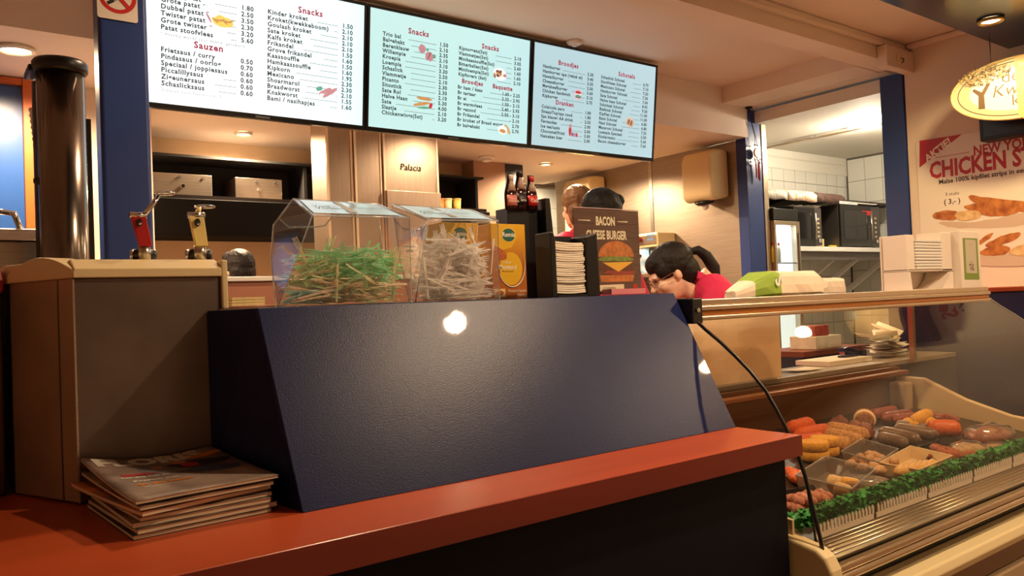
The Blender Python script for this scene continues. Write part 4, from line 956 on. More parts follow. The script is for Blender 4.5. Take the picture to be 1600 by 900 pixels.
bx((X(937, ys), ys - .044, TOP + .0032), (X(990, ys), ys - .006, Z(960, 452, ys))).build('pink_card', mat('pink_card', (206, 120, 130), .4), bs)
cr = mat('sign_cream', (232, 220, 186), .5)
text('BACON', .034, M_ @ Matrix.Translation((Wd * .47, Hg * .815, .0006)), cr, bs, 'lettering', 'CENTER', bold=.0012, sx=.62)
text('CHEESE BURGER', .034, M_ @ Matrix.Translation((Wd * .48, Hg * .65, .0006)), cr, bs, 'lettering', 'CENTER', bold=.0012, sx=.62)
for a, b_ in ((.06, .24), (.66, .82)): blob(M_, [(Wd * a, Hg * .862), (Wd * b_, Hg * .858), (Wd * b_, Hg * .872), (Wd * a, Hg * .868)], cr, bs, 'ornament', .0001, .0003)
bn = mat('bun_print', (190, 112, 52), .5, var=.25, scale=60)
def half(cx_, cy_, rx, ry, up, n=16): return [(cx_ + rx * math.cos(PI * k / n), cy_ + (1 if up else -1) * ry * math.sin(PI * k / n)) for k in range(n + 1)]
cxb = Wd * .62
blob(M_, half(cxb, Hg * .44, Wd * .28, Hg * .19, True), bn, bs, 'bun_top', .0002, .0003)
blob(M_, [(cxb - Wd * .27, Hg * .22), (cxb + Wd * .27, Hg * .22), (cxb + Wd * .25, Hg * .14), (cxb - Wd * .25, Hg * .14)], bn, bs, 'bun_bottom', .0002, .0003)
blob(M_, oval(cxb, Hg * .415, Wd * .27, Hg * .03, 26, 0, .5, 3), mat('lettuce_print', (120, 140, 60), .5, var=.3, scale=120), bs, 'lettuce', .0002, .0005)
blob(M_, oval(cxb, Hg * .30, Wd * .27, Hg * .055, 26, 0, .1, 3), mat('patty_print', (96, 48, 30), .5, var=.3, scale=120), bs, 'patty', .0002, .0004)
blob(M_, oval(cxb + Wd * .05, Hg * .25, Wd * .25, Hg * .025, 26, 0, .4, 7), mat('bacon_print', (150, 58, 40), .5, var=.3, scale=120), bs, 'bacon', .0002, .0007)
blob(M_, [(cxb - Wd * .22, Hg * .37), (cxb + Wd * .26, Hg * .38), (cxb + Wd * .02, Hg * .26)], mat('cheese_print', (232, 180, 60), .5), bs, 'cheese', .0002, .0009)
for k in range(26):
    a = random.uniform(.2, PI - .2); r_ = math.sqrt(random.random()) * .85
    blob(M_, oval(cxb + Wd * .28 * r_ * math.cos(a), Hg * .45 + Hg * .19 * r_ * math.sin(a), .0011, .0007, 6, a), mat('seed_print', (240, 220, 170), .5), bs, 'seed', .0001, .0009)
blob(M_, [(Wd * .2, Hg * .03), (Wd * .72, Hg * .04), (Wd * .72, Hg * .11), (Wd * .2, Hg * .10)], cr, bs, 'ribbon', .0001, .0004)
text('VOORDEELMENU', .008, M_ @ Matrix.Translation((Wd * .49, Hg * .055, .0008)), INK, bs, 'lettering', 'CENTER', sx=.8)
blob(M_, oval(Wd * .9, Hg * .07, .0095, .0095), mat('sign_dot_red', (186, 30, 34), .4), bs, 'red_dot', .0001, .0005)

# ------------------------------------------------------------------ magazines on the shelf
def mag(label, c, yaw, w_, d_, th, zb, cover, bend, curl=0.0, name='magazine', spine=None, letter=False):
    """bound sheets; bend lifts the far edge, curl rolls the near edge down"""
    t = thing(name, label, 'magazine', (c[0], c[1], zb), 'magazines stacked on the shelf')
    R_ = Matrix.Translation((c[0], c[1], 0)) @ Matrix.Rotation(yaw, 4, 'Z')
    n, m_ = 12, 10
    def hgt(u, v): return bend * (.55 * v * v * (1.15 - .6 * u) + .35 * (2 * u - 1) ** 2 * (.3 + .7 * v) + .12 * math.sin(PI * u) * (1 - v) ** 2)
    def sheet(z0, z1, mt, nm, inset=0.0):
        b = MB(); vs = []; fs = []
        for zz_ in (z0, z1):
            for i in range(n + 1):
                for j in range(m_ + 1):
                    u, v = i / n, j / m_
                    vs.append(R_ @ Vector(((u - .5) * (w_ - inset), (v - .5) * (d_ - inset), zb + zz_ + max(0, hgt(u, v)))))
        L = (n + 1) * (m_ + 1); I = lambda i, j, l: l * L + i * (m_ + 1) + j
        for i in range(n):
            for j in range(m_):
                fs += [(I(i, j, 0), I(i, j + 1, 0), I(i + 1, j + 1, 0), I(i + 1, j, 0)), (I(i, j, 1), I(i + 1, j, 1), I(i + 1, j + 1, 1), I(i, j + 1, 1))]
        for i in range(n): fs += [(I(i, 0, 0), I(i + 1, 0, 0), I(i + 1, 0, 1), I(i, 0, 1)), (I(i, m_, 0), I(i, m_, 1), I(i + 1, m_, 1), I(i + 1, m_, 0))]
        for j in range(m_): fs += [(I(0, j, 0), I(0, j, 1), I(0, j + 1, 1), I(0, j + 1, 0)), (I(n, j, 0), I(n, j + 1, 0), I(n, j + 1, 1), I(n, j, 1))]
        b.add(vs, fs, True); o = b.build(nm, mt, t); 
        for p in o.data.polygons: p.use_smooth = abs(p.normal.z) > .6
        return o
    sheet(0.0004, th - .0006, mat('magazine_pages', (216, 194, 164), .8, var=.15, scale=300, stretch=(.05, .05, 6)), 'pages', .003)
    sheet(th - .0005, th, cover, 'cover')
    sheet(0, 0.0003, cover, 'back_cover')
    if letter: return t, R_, hgt
    return t
z = ZS + .0005
cov = [mat(f'magazine_cover_{k}', c_, .35, col2=d_, scale=14) for k, (c_, d_) in enumerate((((24, 24, 28), (60, 58, 60)), ((120, 96, 70), (60, 50, 46)), ((150, 130, 100), (90, 70, 60)), ((40, 40, 40), (150, 130, 110)), ((220, 130, 60), (120, 90, 80)), ((180, 160, 140), (110, 90, 80)), ((200, 190, 176), (90, 84, 90))))]
C0 = (0.338, 1.408)
specs = [('black covered magazine at the very bottom of the shelf stack', 0, .21, .285, .0065, 0, 0, (0, 0)), ('thick brown magazine second from the bottom of the shelf stack', .015, .215, .285, .0075, 0, 0, (.006, .0)), ('tan magazine in the middle of the shelf stack', -.02, .21, .28, .0075, 0, 0, (.004, .002)), ('dark magazine under the orange spined one', .03, .205, .28, .006, .004, 0, (.004, .004)), ('magazine with an orange cover sticking out left of the stack', .13, .21, .285, .0065, .010, 0, (-.008, .006)), ('pale magazine just under the top newspaper magazine', .06, .21, .285, .005, .018, .006, (.0, .0))]
for k, (lb, yw, w_, d_, th, bd_, cu, off) in enumerate(specs):
    mag(lb, (C0[0] + off[0], C0[1] + off[1]), .06 + yw, w_, d_, th, z, cov[k], bd_, cu); z += th + .0006 + (.0015 if k >= 3 else 0)
t, R_, hgt = mag('topmost magazine lettered FLORIS with a curled cover on the stack', (C0[0] + .003, C0[1] - .0), .10, .222, .288, .005, z + .001, mat('cover_photo', (168, 148, 134), .45, col2=(104, 90, 84), scale=7), .034, .01, letter=True)
zc_ = z + .001 + .005
def cov_blob(pts, mt, nm, lift=.0004):
    b = MB(); vs = [R_ @ Vector((x_, y_, zc_ + max(0, hgt(x_ / .222 + .5, y_ / .288 + .5)) + lift)) for x_, y_ in pts]
    cx_ = sum(p[0] for p in pts) / len(pts); cy_ = sum(p[1] for p in pts) / len(pts); N = len(pts); allp = []; fs = []
    for j in range(5):
        for p in pts: allp.append((cx_ + (p[0] - cx_) * (j + .02) / 4.02, cy_ + (p[1] - cy_) * (j + .02) / 4.02))
    for j in range(4):
        for k in range(N): fs.append((j * N + k, j * N + (k + 1) % N, (j + 1) * N + (k + 1) % N, (j + 1) * N + k))
    vs = [R_ @ Vector((x_, y_, zc_ + max(0, hgt(x_ / .222 + .5, y_ / .288 + .5)) + lift)) for x_, y_ in allp]
    b.add(vs, fs); return b.build(nm, mt, t)
def cov_text(body, size, x_, y_, mt, **k):
    o = text(body, size, Matrix.Identity(4), mt, None, 'lettering', **k); me = o.data; base = ORG[t.name]
    for v in me.vertices:
        lx, ly = v.co.x + x_, v.co.y + y_
        v.co = R_ @ Vector((lx, ly, zc_ + max(0, hgt(min(1, max(0, lx / .222 + .5)), min(1, max(0, ly / .288 + .5)))) + .0009)) - base
    o.location = (0, 0, 0); o.parent = t
CW = mat('cover_white', (226, 216, 200), .4)
cov_text('FLORIS', .060, -.098, .094, CW, bold=.0032, sx=.96)
cov_blob(oval(.082, .092, .030, .012), mat('cover_orange', (226, 136, 40), .4), 'orange_badge', .0012)
cov_blob(oval(-.012, .05, .03, .035, 20, .2, .4, 3), mat('cover_grey', (120, 116, 116), .4, var=.3, scale=60), 'cover_figure')
cov_blob(oval(-.012, .062, .010, .010, 16), mat('cover_skin', (196, 130, 96), .4), 'cover_figure', .0007)
cov_blob(oval(.052, .05, .052, .026, 22, -.25, .3, 5), mat('cover_navy', (44, 42, 58), .4), 'cover_figure')
cov_blob(oval(.040, .052, .014, .018, 16, .3, .2, 2), mat('cover_red', (170, 40, 54), .4), 'cover_figure', .0007)
cov_blob(oval(.03, .078, .012, .011, 16), mat('cover_skin'), 'cover_figure', .0007)
cov_blob(oval(.062, -.005, .045, .022, 22, -.5, .3, 8), mat('cover_denim', (70, 84, 116), .4, var=.2, scale=50), 'cover_figure', .0006)
cov_blob([(-.08, .02), (-.02, .022), (-.02, .034), (-.08, .032)], mat('cover_red'), 'cover_band')
cov_text('Een dag met de', .012, -.085, .006, CW, bold=.0003)
cov_text('Kroniek met', .014, -.075, -.022, CW, bold=.0004)
cov_text('in de bajes', .020, -.075, -.050, mat('cover_orange'), bold=.0006)
cov_text('lees verder op pagina twaalf', .008, -.075, -.062, CW)
# ================================================================== GLASS DISPLAY CASE
CX0, CX1 = 1.604, 3.36
prof = [(1.372, 1.318), (1.33, 1.285), (1.282, 1.252), (1.24, 1.219), (1.199, 1.184), (1.157, 1.14), (1.132, 1.10), (1.109, 1.061), (1.09, 1.025), (1.078, 0.998), (1.062, 0.95), (1.051, 0.90), (1.040, 0.855), (1.032, 0.818), (1.026, 0.779)]
dc = thing('display_case', 'refrigerated glass display case with aluminium rail right of the counter', 'display case', ((CX0 + CX1) / 2, 1.4, 0))
b_ = MB(); vs = []
for y_, z_ in prof: vs += [(CX0 + .004, y_, z_), (CX1 - .004, y_, z_)]
b_.add(vs, [(2 * k, 2 * k + 1, 2 * k + 3, 2 * k + 2) for k in range(len(prof) - 1)], True)
b_.build('curved_glass', glass('case_glass', (240, 232, 218), 0.8, 0.015), dc)
MB().tube([(CX0 + .003, y_, z_) for y_, z_ in prof], .0045, 6).build('glass_seal', BLACK, dc)
MB().tube([(CX0 + .05, 1.092, .935), (CX0 + .05, 1.085, .88), (CX0 + .05, 1.076, .81), (CX0 + .05, 1.07, .775)], .003, 6).build('glass_stay', BLACK, dc)
MB().tube([(CX1 - .003, y_, z_) for y_, z_ in prof], .003, 6).build('glass_seal', mat('grey_seal', (120, 110, 100), .4), dc)
# end pane at the far right
MB().add([(CX1 - .012, y_, z_) for y_, z_ in prof] + [(CX1 - .012, 1.7, .80), (CX1 - .012, 1.7, 1.30)], [tuple(range(len(prof) + 2))]).build('end_glass', glass('case_glass'), dc)
# top rail: stepped aluminium extrusion
for (y0, y1, z0, z1, mt) in ((1.372, 1.44, 1.345, 1.362, ALU), (1.364, 1.43, 1.332, 1.3445, ALU), (1.370, 1.42, 1.318, 1.3315, mat('rail_glow_amber', (176, 112, 50), .35, .6)), (1.362, 1.40, 1.306, 1.3175, ALU)):  # amber step: orange glow on the rail put into its colour
    bx((CX0 + .022, y0, z0), (CX1, y1, z1)).build('rail', mt, dc, .002)
bx((CX0 - .018, 1.35, 1.300), (CX0 + .021, 1.45, 1.366)).build('rail_end', BLACK, dc, .003)
MB().cyl((CX0 - .0, 1.3495, 1.335), (CX0, 1.345, 1.335), .006, 10).build('rail_screw', CHROME, dc)
bx((CX0, 1.4405, 1.340), (CX1, 1.70, 1.350)).build('top_plate', glass('case_glass'), dc)
for x_ in (CX0 + .01, CX1 - .03): bx((x_, 1.66, 1.056), (x_ + .02, 1.68, 1.339)).build('rear_post', ALU, dc)
# liner
LIN = mat('case_liner', (176, 140, 104), .45, var=.06, scale=4)
LINC = mat('case_liner_cream', (212, 190, 150), .45)
MB().prism([(CX0, 1.085, .772), (CX0, 1.74, .772), (CX0, 1.74, .790 + .14 * .65), (CX0, 1.085, .7893)], (CX1 - .015 - CX0, 0, 0)).build('deck', mat('deck_dark', (52, 36, 28), .4), dc)
bx((CX0, 1.741, .772), (CX1, 1.77, 1.036)).build('back_wall', mat('case_back_brown', (120, 84, 58), .4, .2), dc)
bx((CX0, 1.70, 1.005), (CX1, 1.7405, 1.022)).build('back_lip', mat('case_lip_brown', (150, 100, 66), .35, .3), dc, .003)
MB().prism([(CX1 - .045, 1.74, .791), (CX1 - .045, 1.74, 1.0), (CX1 - .045, 1.62, .995), (CX1 - .045, 1.46, .92), (CX1 - .045, 1.30, .87), (CX1 - .045, 1.10, .845), (CX1 - .045, 1.10, .791)], (.028, 0, 0)).build('side_liner', LINC, dc, .006)
MB().prism([(CX0, 1.74, .791), (CX0, 1.74, 1.0), (CX0, 1.30, .87), (CX0, 1.10, .845), (CX0, 1.10, .791)], (.008, 0, 0)).build('side_liner', LINC, dc)
bx((CX1 - .11, 1.66, .791), (CX1 - .05, 1.735, .98)).build('corner_pillar', LINC, dc, .01)
# lower front
MB().prism([(CX0, 1.084, .788), (CX0, 1.084, .778), (CX0, 1.034, .752), (CX0, 1.030, .762)], (CX1 - CX0, 0, 0)).build('sill', STEEL, dc)
for k in range(5):
    f_ = (k + .5) / 5; MB().cyl((CX0, 1.081 - .046 * f_, .7875 - .0245 * f_), (CX1, 1.081 - .046 * f_, .7875 - .0245 * f_), .0028, 6).build('sill_rib', STEEL, dc)
bx((CX0 + .03, 1.006, .735), (CX1, 1.03, .7515)).build('front_profile', ALU, dc, .004)
bx((CX0 + .03, .998, .718), (CX1, 1.02, .7345)).build('front_profile', ALU, dc, .006)
bx((CX0, 1.04, .0), (CX1, 1.74, .7515)).build('carcass', mat('case_carcass_black', (18, 15, 14), .4), dc)
MB().prism([(CX0 + .03, 1.0395, .628), (CX0 + .03, .975, .634), (CX0 + .03, .966, .655), (CX0 + .03, .975, .676), (CX0 + .03, 1.0395, .684)], (CX1 - CX0, 0, 0)).build('bumper', CREAM, dc, .004)
bx((CX0 + .03, 1.0, .57), (CX1, 1.039, .62)).build('lower_panel', mat('bronze_panel', (120, 86, 58), .35, .4), dc)
bx((CX0 + .03, .985, .50), (CX1, 1.039, .565)).build('lower_panel', mat('cream_dull', (176, 150, 116), .4), dc, .006)
bx((CX0 + .03, 1.02, .05), (CX1, 1.039, .495)).build('lower_panel', MATS['bronze_panel'], dc)
# rounded cream cap on the left end
capp = [(1.12, .0), (.990, .0), (.990, .72), (.994, .755), (1.008, .782), (1.03, .797), (1.12, .815)]
MB().prism([(CX0 - .02, y_, z_) for y_, z_ in capp], (.045, 0, 0)).build('end_cap', CREAM, dc, .008, 3)
# service ledge behind the case
tag(bx((CX0, 1.7705, 1.036), (3.95, 1.985, 1.056)).build('service_ledge', mat('grey_worktop', (150, 138, 124), .35), bevel=.002), 'grey service ledge behind the display case', 'worktop')
tag(bx((CX0, 1.7705, 0), (3.95, 1.90, 1.035)).build('service_cabinet', mat('dark_cabinet', (44, 40, 44), .5)), 'dark cabinet under the service ledge', 'cabinet')
# blue block with wood ledge at the far right end
tag(bx((3.97, 1.30, 0), (4.597, 2.1, 1.335)).build('end_counter', mat('end_counter_blue', (26, 36, 76), .4)), 'dark blue counter block below the chicken poster', 'counter')
tag(bx((3.955, 1.28, 1.336), (4.597, 2.1, 1.356)).build('wooden_worktop', WOOD, bevel=.003), 'red wood top on the blue block below the poster', 'worktop')

# ------------------------------------------------------------------ parsley garland and white picket strips
def leafy(x0, x1, n):
    b = MB(); r = random.Random(5)
    for k in range(n):
        x_ = r.uniform(x0, x1); y_ = 1.106 + r.uniform(-.016, .014); z_ = .838 + r.uniform(-.017, .018)
        s_ = r.uniform(.009, .016); M = Matrix.Translation((x_, y_, z_)) @ Matrix.Rotation(r.uniform(0, 6.28), 4, 'Z') @ Matrix.Rotation(r.uniform(-1.0, .6), 4, 'X') @ Matrix.Rotation(r.uniform(-.6, .6), 4, 'Y')
        pts = [(-.3, 0, 0), (-.55, .35, .12), (-.25, .55, .05), (-.3, .95, .15), (0, .75, -.05), (.3, 1.0, .12), (.3, .55, .06), (.58, .3, .14), (.3, 0, 0)]
        b.add([M @ (Vector(p) * s_) for p in pts], [(0, 1, 2), (0, 2, 4, 8), (2, 3, 4), (4, 5, 6), (4, 6, 8), (6, 7, 8)])
    b.tube([(x0, 1.108, .834), ((x0 + x1) / 2, 1.108, .836), (x1, 1.108, .834)], .014, 8)
    return b
PARS = mat('parsley_green', (44, 160, 60), .5, col2=(24, 100, 34), scale=30)
g = leafy(CX0 + .02, CX1 - .06, 6500).build('parsley_garland', PARS); tag(g, 'green plastic parsley garland along the front of the case', 'garland'); g['kind'] = 'stuff'
xs = CX0 + .06; n_ = 0
while xs < CX1 - .1:
    t = thing('picket_strip', 'white picket price strip before the parsley garland, ' + ('first from the wooden shelf', 'second from the wooden shelf', 'third from the wooden shelf', 'fourth from the wooden shelf', 'fifth from the wooden shelf', 'last at the far end')[n_], 'strip', (xs + .13, 1.083, .789), 'white picket strips')
    b_ = MB().box((xs, 1.0815, .790), (xs + .26, 1.0845, .803)); b_.build('base', WHITEP, t)
    pk = MB()
    for k in range(17):
        x_ = xs + .006 + k * .0155; pk.prism([(x_, 1.081, .8032), (x_ + .008, 1.081, .8032), (x_ + .008, 1.081, .818), (x_ + .004, 1.081, .826), (x_, 1.081, .818)], (0, .003, 0))
    pk.build('pickets', WHITEP, t)
    xs += .275; n_ += 1
    if n_ > 5: break

# ------------------------------------------------------------------ snacks
ZD = .7905
SL = .14          # the deck rises towards the back
def PD(px, py, h=0.0):
    """point at height h above the sloping deck"""
    d = RM @ np.array([px - 800, 450 - py, -F]); t = (ZD + h - SL * 1.09 - EYE[2] + SL * EYE[1]) / (d[2] - SL * d[1])
    return Vector(EYE + d * t)
def crumb(name, c, c2=None, rough=.7, b=.6): return mat(name, c, rough, col2=c2 or tuple(int(v * .72) for v in c), scale=130, bump=b, bscale=260)
GOLD = crumb('golden_crumb', (206, 150, 84)); ORA = crumb('orange_crumb', (214, 96, 40), (180, 70, 30)); YEL = crumb('yellow_crumb', (228, 172, 52), (200, 140, 40))
BRN = crumb('brown_meat', (140, 74, 46), (100, 50, 32), .5); GREY = crumb('grey_sausage', (128, 104, 88), (108, 86, 72), .35, .1); PINKM = crumb('pink_meat', (206, 140, 108), (180, 100, 76), .5); PALE = crumb('pale_dough', (222, 190, 140), (204, 166, 116), .6, .2)
RSAU = crumb('red_sausage', (150, 70, 48), (120, 50, 36), .35, .1); CARR = crumb('carrot_orange', (226, 112, 44), (196, 84, 30), .4, .2)
def roll(p1, p2, r, mt, label, name, cat, group=None, zc=None, lump=.1, sd=0, flat=1.0):
    zc = zc + r * .3 if zc is not None else None; r *= 1.3
    zc = zc if zc is not None else ZD + r
    a = PD(*p1, zc - ZD); b = PD(*p2, zc - ZD); d = b - a; L = d.length
    yaw = math.atan2(d.y, d.x); c = (a + b) / 2; n = 12; m_ = 12; vs = []; fs = []
    M = Matrix.Translation(c) @ Matrix.Rotation(yaw, 4, 'Z') @ Matrix.Rotation(-math.asin(max(-.5, min(.5, d.z / L))), 4, 'Y')
    for i in range(n + 1):
        u = -1 + 2 * i / n; rr_ = r * (1 - abs(u) ** 6) ** .5 if abs(u) < 1 else .0005
        rr_ = max(rr_, .0008)
        for k in range(m_):
            an = 2 * PI * k / m_; q = 1 + lump * noise.noise(Vector((u * L * 40 + sd * 7, math.cos(an) * 1.5, math.sin(an) * 1.5 + sd)))
            vs.append(M @ Vector((u * L / 2, rr_ * q * math.cos(an), rr_ * flat * q * math.sin(an))))
    for i in range(n):
        for k in range(m_): k2 = (k + 1) % m_; fs.append((i * m_ + k, i * m_ + k2, (i + 1) * m_ + k2, (i + 1) * m_ + k))
    fs += [tuple(range(m_))[::-1], tuple(n * m_ + k for k in range(m_))]
    return tag(MB().add(vs, fs, True).build(name, mt), label, cat, group)
def lump(px_, py_, r, mt, label, name, cat, group=None, zc=None, sd=0, w=.25):
    r3 = r if isinstance(r, tuple) else (r, r, r); r3 = tuple(v * 1.25 for v in r3); zc = zc if zc is not None else ZD + r3[2] * .98
    c = PD(px_, py_, zc - ZD)
    b = MB().ball(c, r3, 14, 9, Matrix.Rotation(sd * 1.7, 4, 'Z'), lambda p: 1 + w * noise.noise(p * 1.6 + Vector((sd * 3.3, 0, sd))) + w * .4 * noise.noise(p * 4 + Vector((sd, 2, 0))))
    return tag(b.build(name, mt), label, cat, group)
# back row
for k, (a, b) in enumerate((((1232, 672), (1268, 662)), ((1240, 683), (1300, 672)), ((1243, 694), (1290, 688)))):
    roll(a, b, .022, ORA, f'orange crumbed croquette by the wooden shelf, {("rearmost", "middle", "nearest")[k]} of three', 'orange_croquette', 'croquette', 'orange croquettes', zc=ZD + .022 + (.018 if k == 0 else 0), sd=k)
for k, (a, b) in enumerate((((1288, 668), (1360, 682)), ((1286, 678), (1352, 692)), ((1300, 692), (1330, 698)))):
    roll(a, b, .021, GOLD, ('long golden crumbed roll, the rear one right of the orange croquettes', 'long golden crumbed roll, the near one right of the orange croquettes', 'short golden roll behind the clear nugget tray')[k], 'crumbed_roll', 'croquette', 'golden rolls', zc=ZD + .022 + (.014 if k == 0 else 0), sd=k + 4)
for k, (x_, y_) in enumerate(((1272, 706), (1288, 699))):
    for j in range(2):
        c = PD(x_, y_, .03); c.z += .0298 * j - .024
        b = MB().lathe([(.040, 0), (.045, .005), (.045, .024), (.040, .029)], c, 24)
        tag(b.build('cheese_disc', YEL), f'yellow round crumbed snack, {("bottom", "top")[j]} of the {("left", "right")[k]} pair', 'snack', 'yellow round snacks')
for k, (x_, y_) in enumerate(((1312, 664), (1336, 672), (1350, 676))):
    lump(x_, y_, .026, BRN, ('brown meat ball left of the striped onion roll', 'brown lumpy meat patty below the striped onion roll', 'brown meat patty resting against the golden rolls')[k], 'meat_ball', 'meat ball', 'brown meat balls', sd=k + 1, zc=ZD + .03)
# striped onion / bacon roll
c = PD(1351, 655, .045); t = thing('onion_roll', 'white striped round snack at the back of the case', 'snack', (c.x, c.y, ZD))
Mr = Matrix.Rotation(.5, 4, 'Z') @ Matrix.Rotation(PI / 2, 4, 'Y')
for k in range(5):
    MB().lathe([(.020 + .010 * math.sin(PI * (k + .5) / 5), -.006), (.028 + .012 * math.sin(PI * (k + .5) / 5), 0), (.020 + .010 * math.sin(PI * (k + .5) / 5), .006)], c + Mr.to_3x3() @ Vector((0, 0, -.026 + .013 * k)), 20, Mr).build('slice', mat('onion_white', (232, 208, 164), .4) if k % 2 else crumb('onion_brown', (176, 110, 60)), t)
for k, (a, b) in enumerate((((1370, 682), (1420, 694)), ((1372, 673), (1440, 688)), ((1395, 668), (1468, 680)), ((1398, 664), (1450, 670)))):
    roll(a, b, .017, GREY, f'grey brown long sausage in the dark tray, {("nearest", "second", "third", "rearmost")[k]} one', 'long_sausage', 'sausage', 'grey sausages', sd=k, zc=ZD + .02, lump=.05)
for k, (a, b) in enumerate((((1360, 648), (1400, 640)), ((1378, 654), (1425, 646)), ((1395, 656), (1440, 652)), ((1440, 650), (1475, 656)), ((1465, 652), (1500, 660)))):
    roll(a, b, .016, RSAU, f'reddish sausage at the back of the case, {("leftmost", "second", "middle", "fourth", "rightmost")[k]} of five', 'red_sausage', 'sausage', 'reddish sausages', sd=k + 2, zc=ZD + .022, lump=.15)
for k, (a, b) in enumerate((((1428, 658), (1452, 646)), ((1415, 660), (1432, 668)), ((1438, 664), (1458, 660)))):
    roll(a, b, .018, YEL, f'short yellow croquette beside the orange sausage, {("topmost", "left", "right")[k]} of three', 'yellow_croquette', 'croquette', 'yellow croquettes', sd=k + 9, zc=ZD + (.045 if k == 0 else .024))
roll((1450, 668), (1500, 670), .024, CARR, 'thick orange sausage at the right of the yellow croquettes', 'orange_sausage', 'sausage', None, sd=3, zc=ZD + .026, lump=.08)
# dark tray under the sausages
def quadtray(pts, h, mt, label, name='food_tray', wall=.003, group=None, zb=None, flare=1.06):
    zb = zb if zb is not None else ZD
    q = [PD(*p, .001) for p in pts]; c = sum(q, Vector()) / 4
    t = thing(name, label, 'tray', c, group)
    lo = [v.copy() for v in q]; hi = [c + (v - c) * flare + Vector((0, 0, h)) for v in q]
    MB().prism([c + (v - c) * .99 for v in lo], (0, 0, .0015)).build('bottom', mt, t)
    for k in range(4):
        k2 = (k + 1) % 4; n = Vector(((lo[k2] - lo[k]).y, -(lo[k2] - lo[k]).x, 0)).normalized(); n = n if n.dot(c - lo[k]) > 0 else -n
        MB().hexa([lo[k], lo[k2], lo[k2] + n * wall, lo[k] + n * wall, hi[k], hi[k2], hi[k2] + n * wall, hi[k] + n * wall]).build('side', mt, t)
    rim = MB().tube([v + Vector((0, 0, .001)) for v in hi], .0025, 6, True).build('rim', EDGE if mt in (CLEAR, MATS.get('milky')) else mt, t)
    return t, c
MILKY = glass('milky', (236, 226, 214), 1.2, .06, .10)
DARKT = mat('black_tray', (30, 22, 18), .3)
quadtray([(1368, 702), (1410, 712), (1492, 684), (1440, 668)], .012, DARKT, 'black tray under the grey sausages')
quadtray([(1450, 726), (1516, 716), (1532, 698), (1466, 692)], .015, DARKT, 'black tray under the reddish meat strips')
# reddish meat strips
r = random.Random(11)
for k in range(14):
    x_ = r.uniform(1456, 1520); y_ = 716 - (x_ - 1456) * .10 + r.uniform(-14, 2); a = r.uniform(-.5, .5)
    roll((x_ - 14, y_ - 3 + 9 * a), (x_ + 14, y_ + 3 - 9 * a), .010, crumb('meat_strip', (176, 92, 50), (132, 62, 36)), 'reddish brown marinated meat strip piled in the black tray', 'meat_strip', 'meat', 'marinated meat strips', zc=ZD + .014 + .022 * r.random(), sd=k, lump=.5)
# clear nugget tray
quadtray([(1318, 726), (1372, 742), (1402, 722), (1348, 706)], .040, MILKY, 'clear plastic tray of pale nuggets in the middle of the case')
for k in range(16):
    i, j = k % 4, k // 4
    u, v = (i + .5) / 4 + r.uniform(-.08, .08), (j + .5) / 4 + r.uniform(-.08, .08)
    x_ = (1322 + 50 * u) + (30 * v); y_ = 727 + 12 * u - 20 * v
    lump(x_, y_, (.015, .013, .011), crumb('nugget', (216, 176, 132), (190, 144, 104), .7, .5), 'pale round nugget in the clear tray', 'chicken_nugget', 'nugget', 'nuggets in the clear tray', sd=k, zc=ZD + .016 + (.014 if k % 3 == 0 else 0))
# clear tray with cheese sticks and covered pot
quadtray([(1248, 768), (1330, 790), (1366, 758), (1292, 738)], .045, MILKY, 'clear plastic tray holding a yellow stick and pale rolls')
roll((1312, 752), (1345, 758), .012, mat('cheese_stick', (236, 178, 72), .4), 'bright yellow cheese stick in the clear tray', 'cheese_stick', 'snack', None, zc=ZD + .03, lump=.02)
roll((1292, 752), (1318, 758), .017, PALE, 'pale dough roll lying in the clear tray, rear one', 'dough_roll', 'snack', 'pale dough rolls', zc=ZD + .02, sd=2)
roll((1302, 763), (1330, 769), .015, PALE, 'pale dough roll lying in the clear tray, near one', 'dough_roll', 'snack', 'pale dough rolls', zc=ZD + .02, sd=5)
# lidded pot at the front
c = PD(1352, 757, .03); ZQ = ZD; ZD = c.z - .026; t = thing('salad_pot', 'clear pot with a lid over pale salad next to the parsley', 'pot', (c.x, c.y, ZD))
MB().lathe([(.050, ZD + .001), (.060, ZD + .03), (.062, ZD + .034)], (c.x, c.y, 0), 28).build('pot', MILKY, t)
MB().lathe([(.047, ZD + .004), (.055, ZD + .024)], (c.x, c.y, 0), 28).build('salad', mat('pale_salad', (224, 206, 166), .5, var=.15, scale=60), t)
MB().lathe([(.062, ZD + .035), (.060, ZD + .041), (.03, ZD + .043), (.002, ZD + .043)], (c.x, c.y, 0), 28).build('lid', MILKY, t)
MB().ball((c.x - .02, c.y - .015, ZD + .026), (.016, .014, .004), 12, 6).build('cucumber', mat('cucumber_slice', (150, 160, 90), .4), t)
ZD = ZQ
# cream tray with spring rolls
quadtray([(1378, 742), (1436, 753), (1486, 731), (1424, 716)], .036, mat('cream_tray', (226, 200, 156), .45), 'cream tray with a row of pale yellow spring rolls')
for k in range(6):
    x_ = 1407 + 9.2 * k; y_ = 736 - 1.3 * k
    roll((x_ - 5, y_ + 4), (x_ + 7, y_ - 7), .012, crumb('spring_roll', (226, 180, 104), (206, 154, 80), .5, .15), f'pale yellow spring roll, {("first", "second", "third", "fourth", "fifth", "last")[k]} in the row from the left', 'spring_roll', 'spring roll', 'spring rolls in the cream tray', zc=ZD + .022, sd=k)
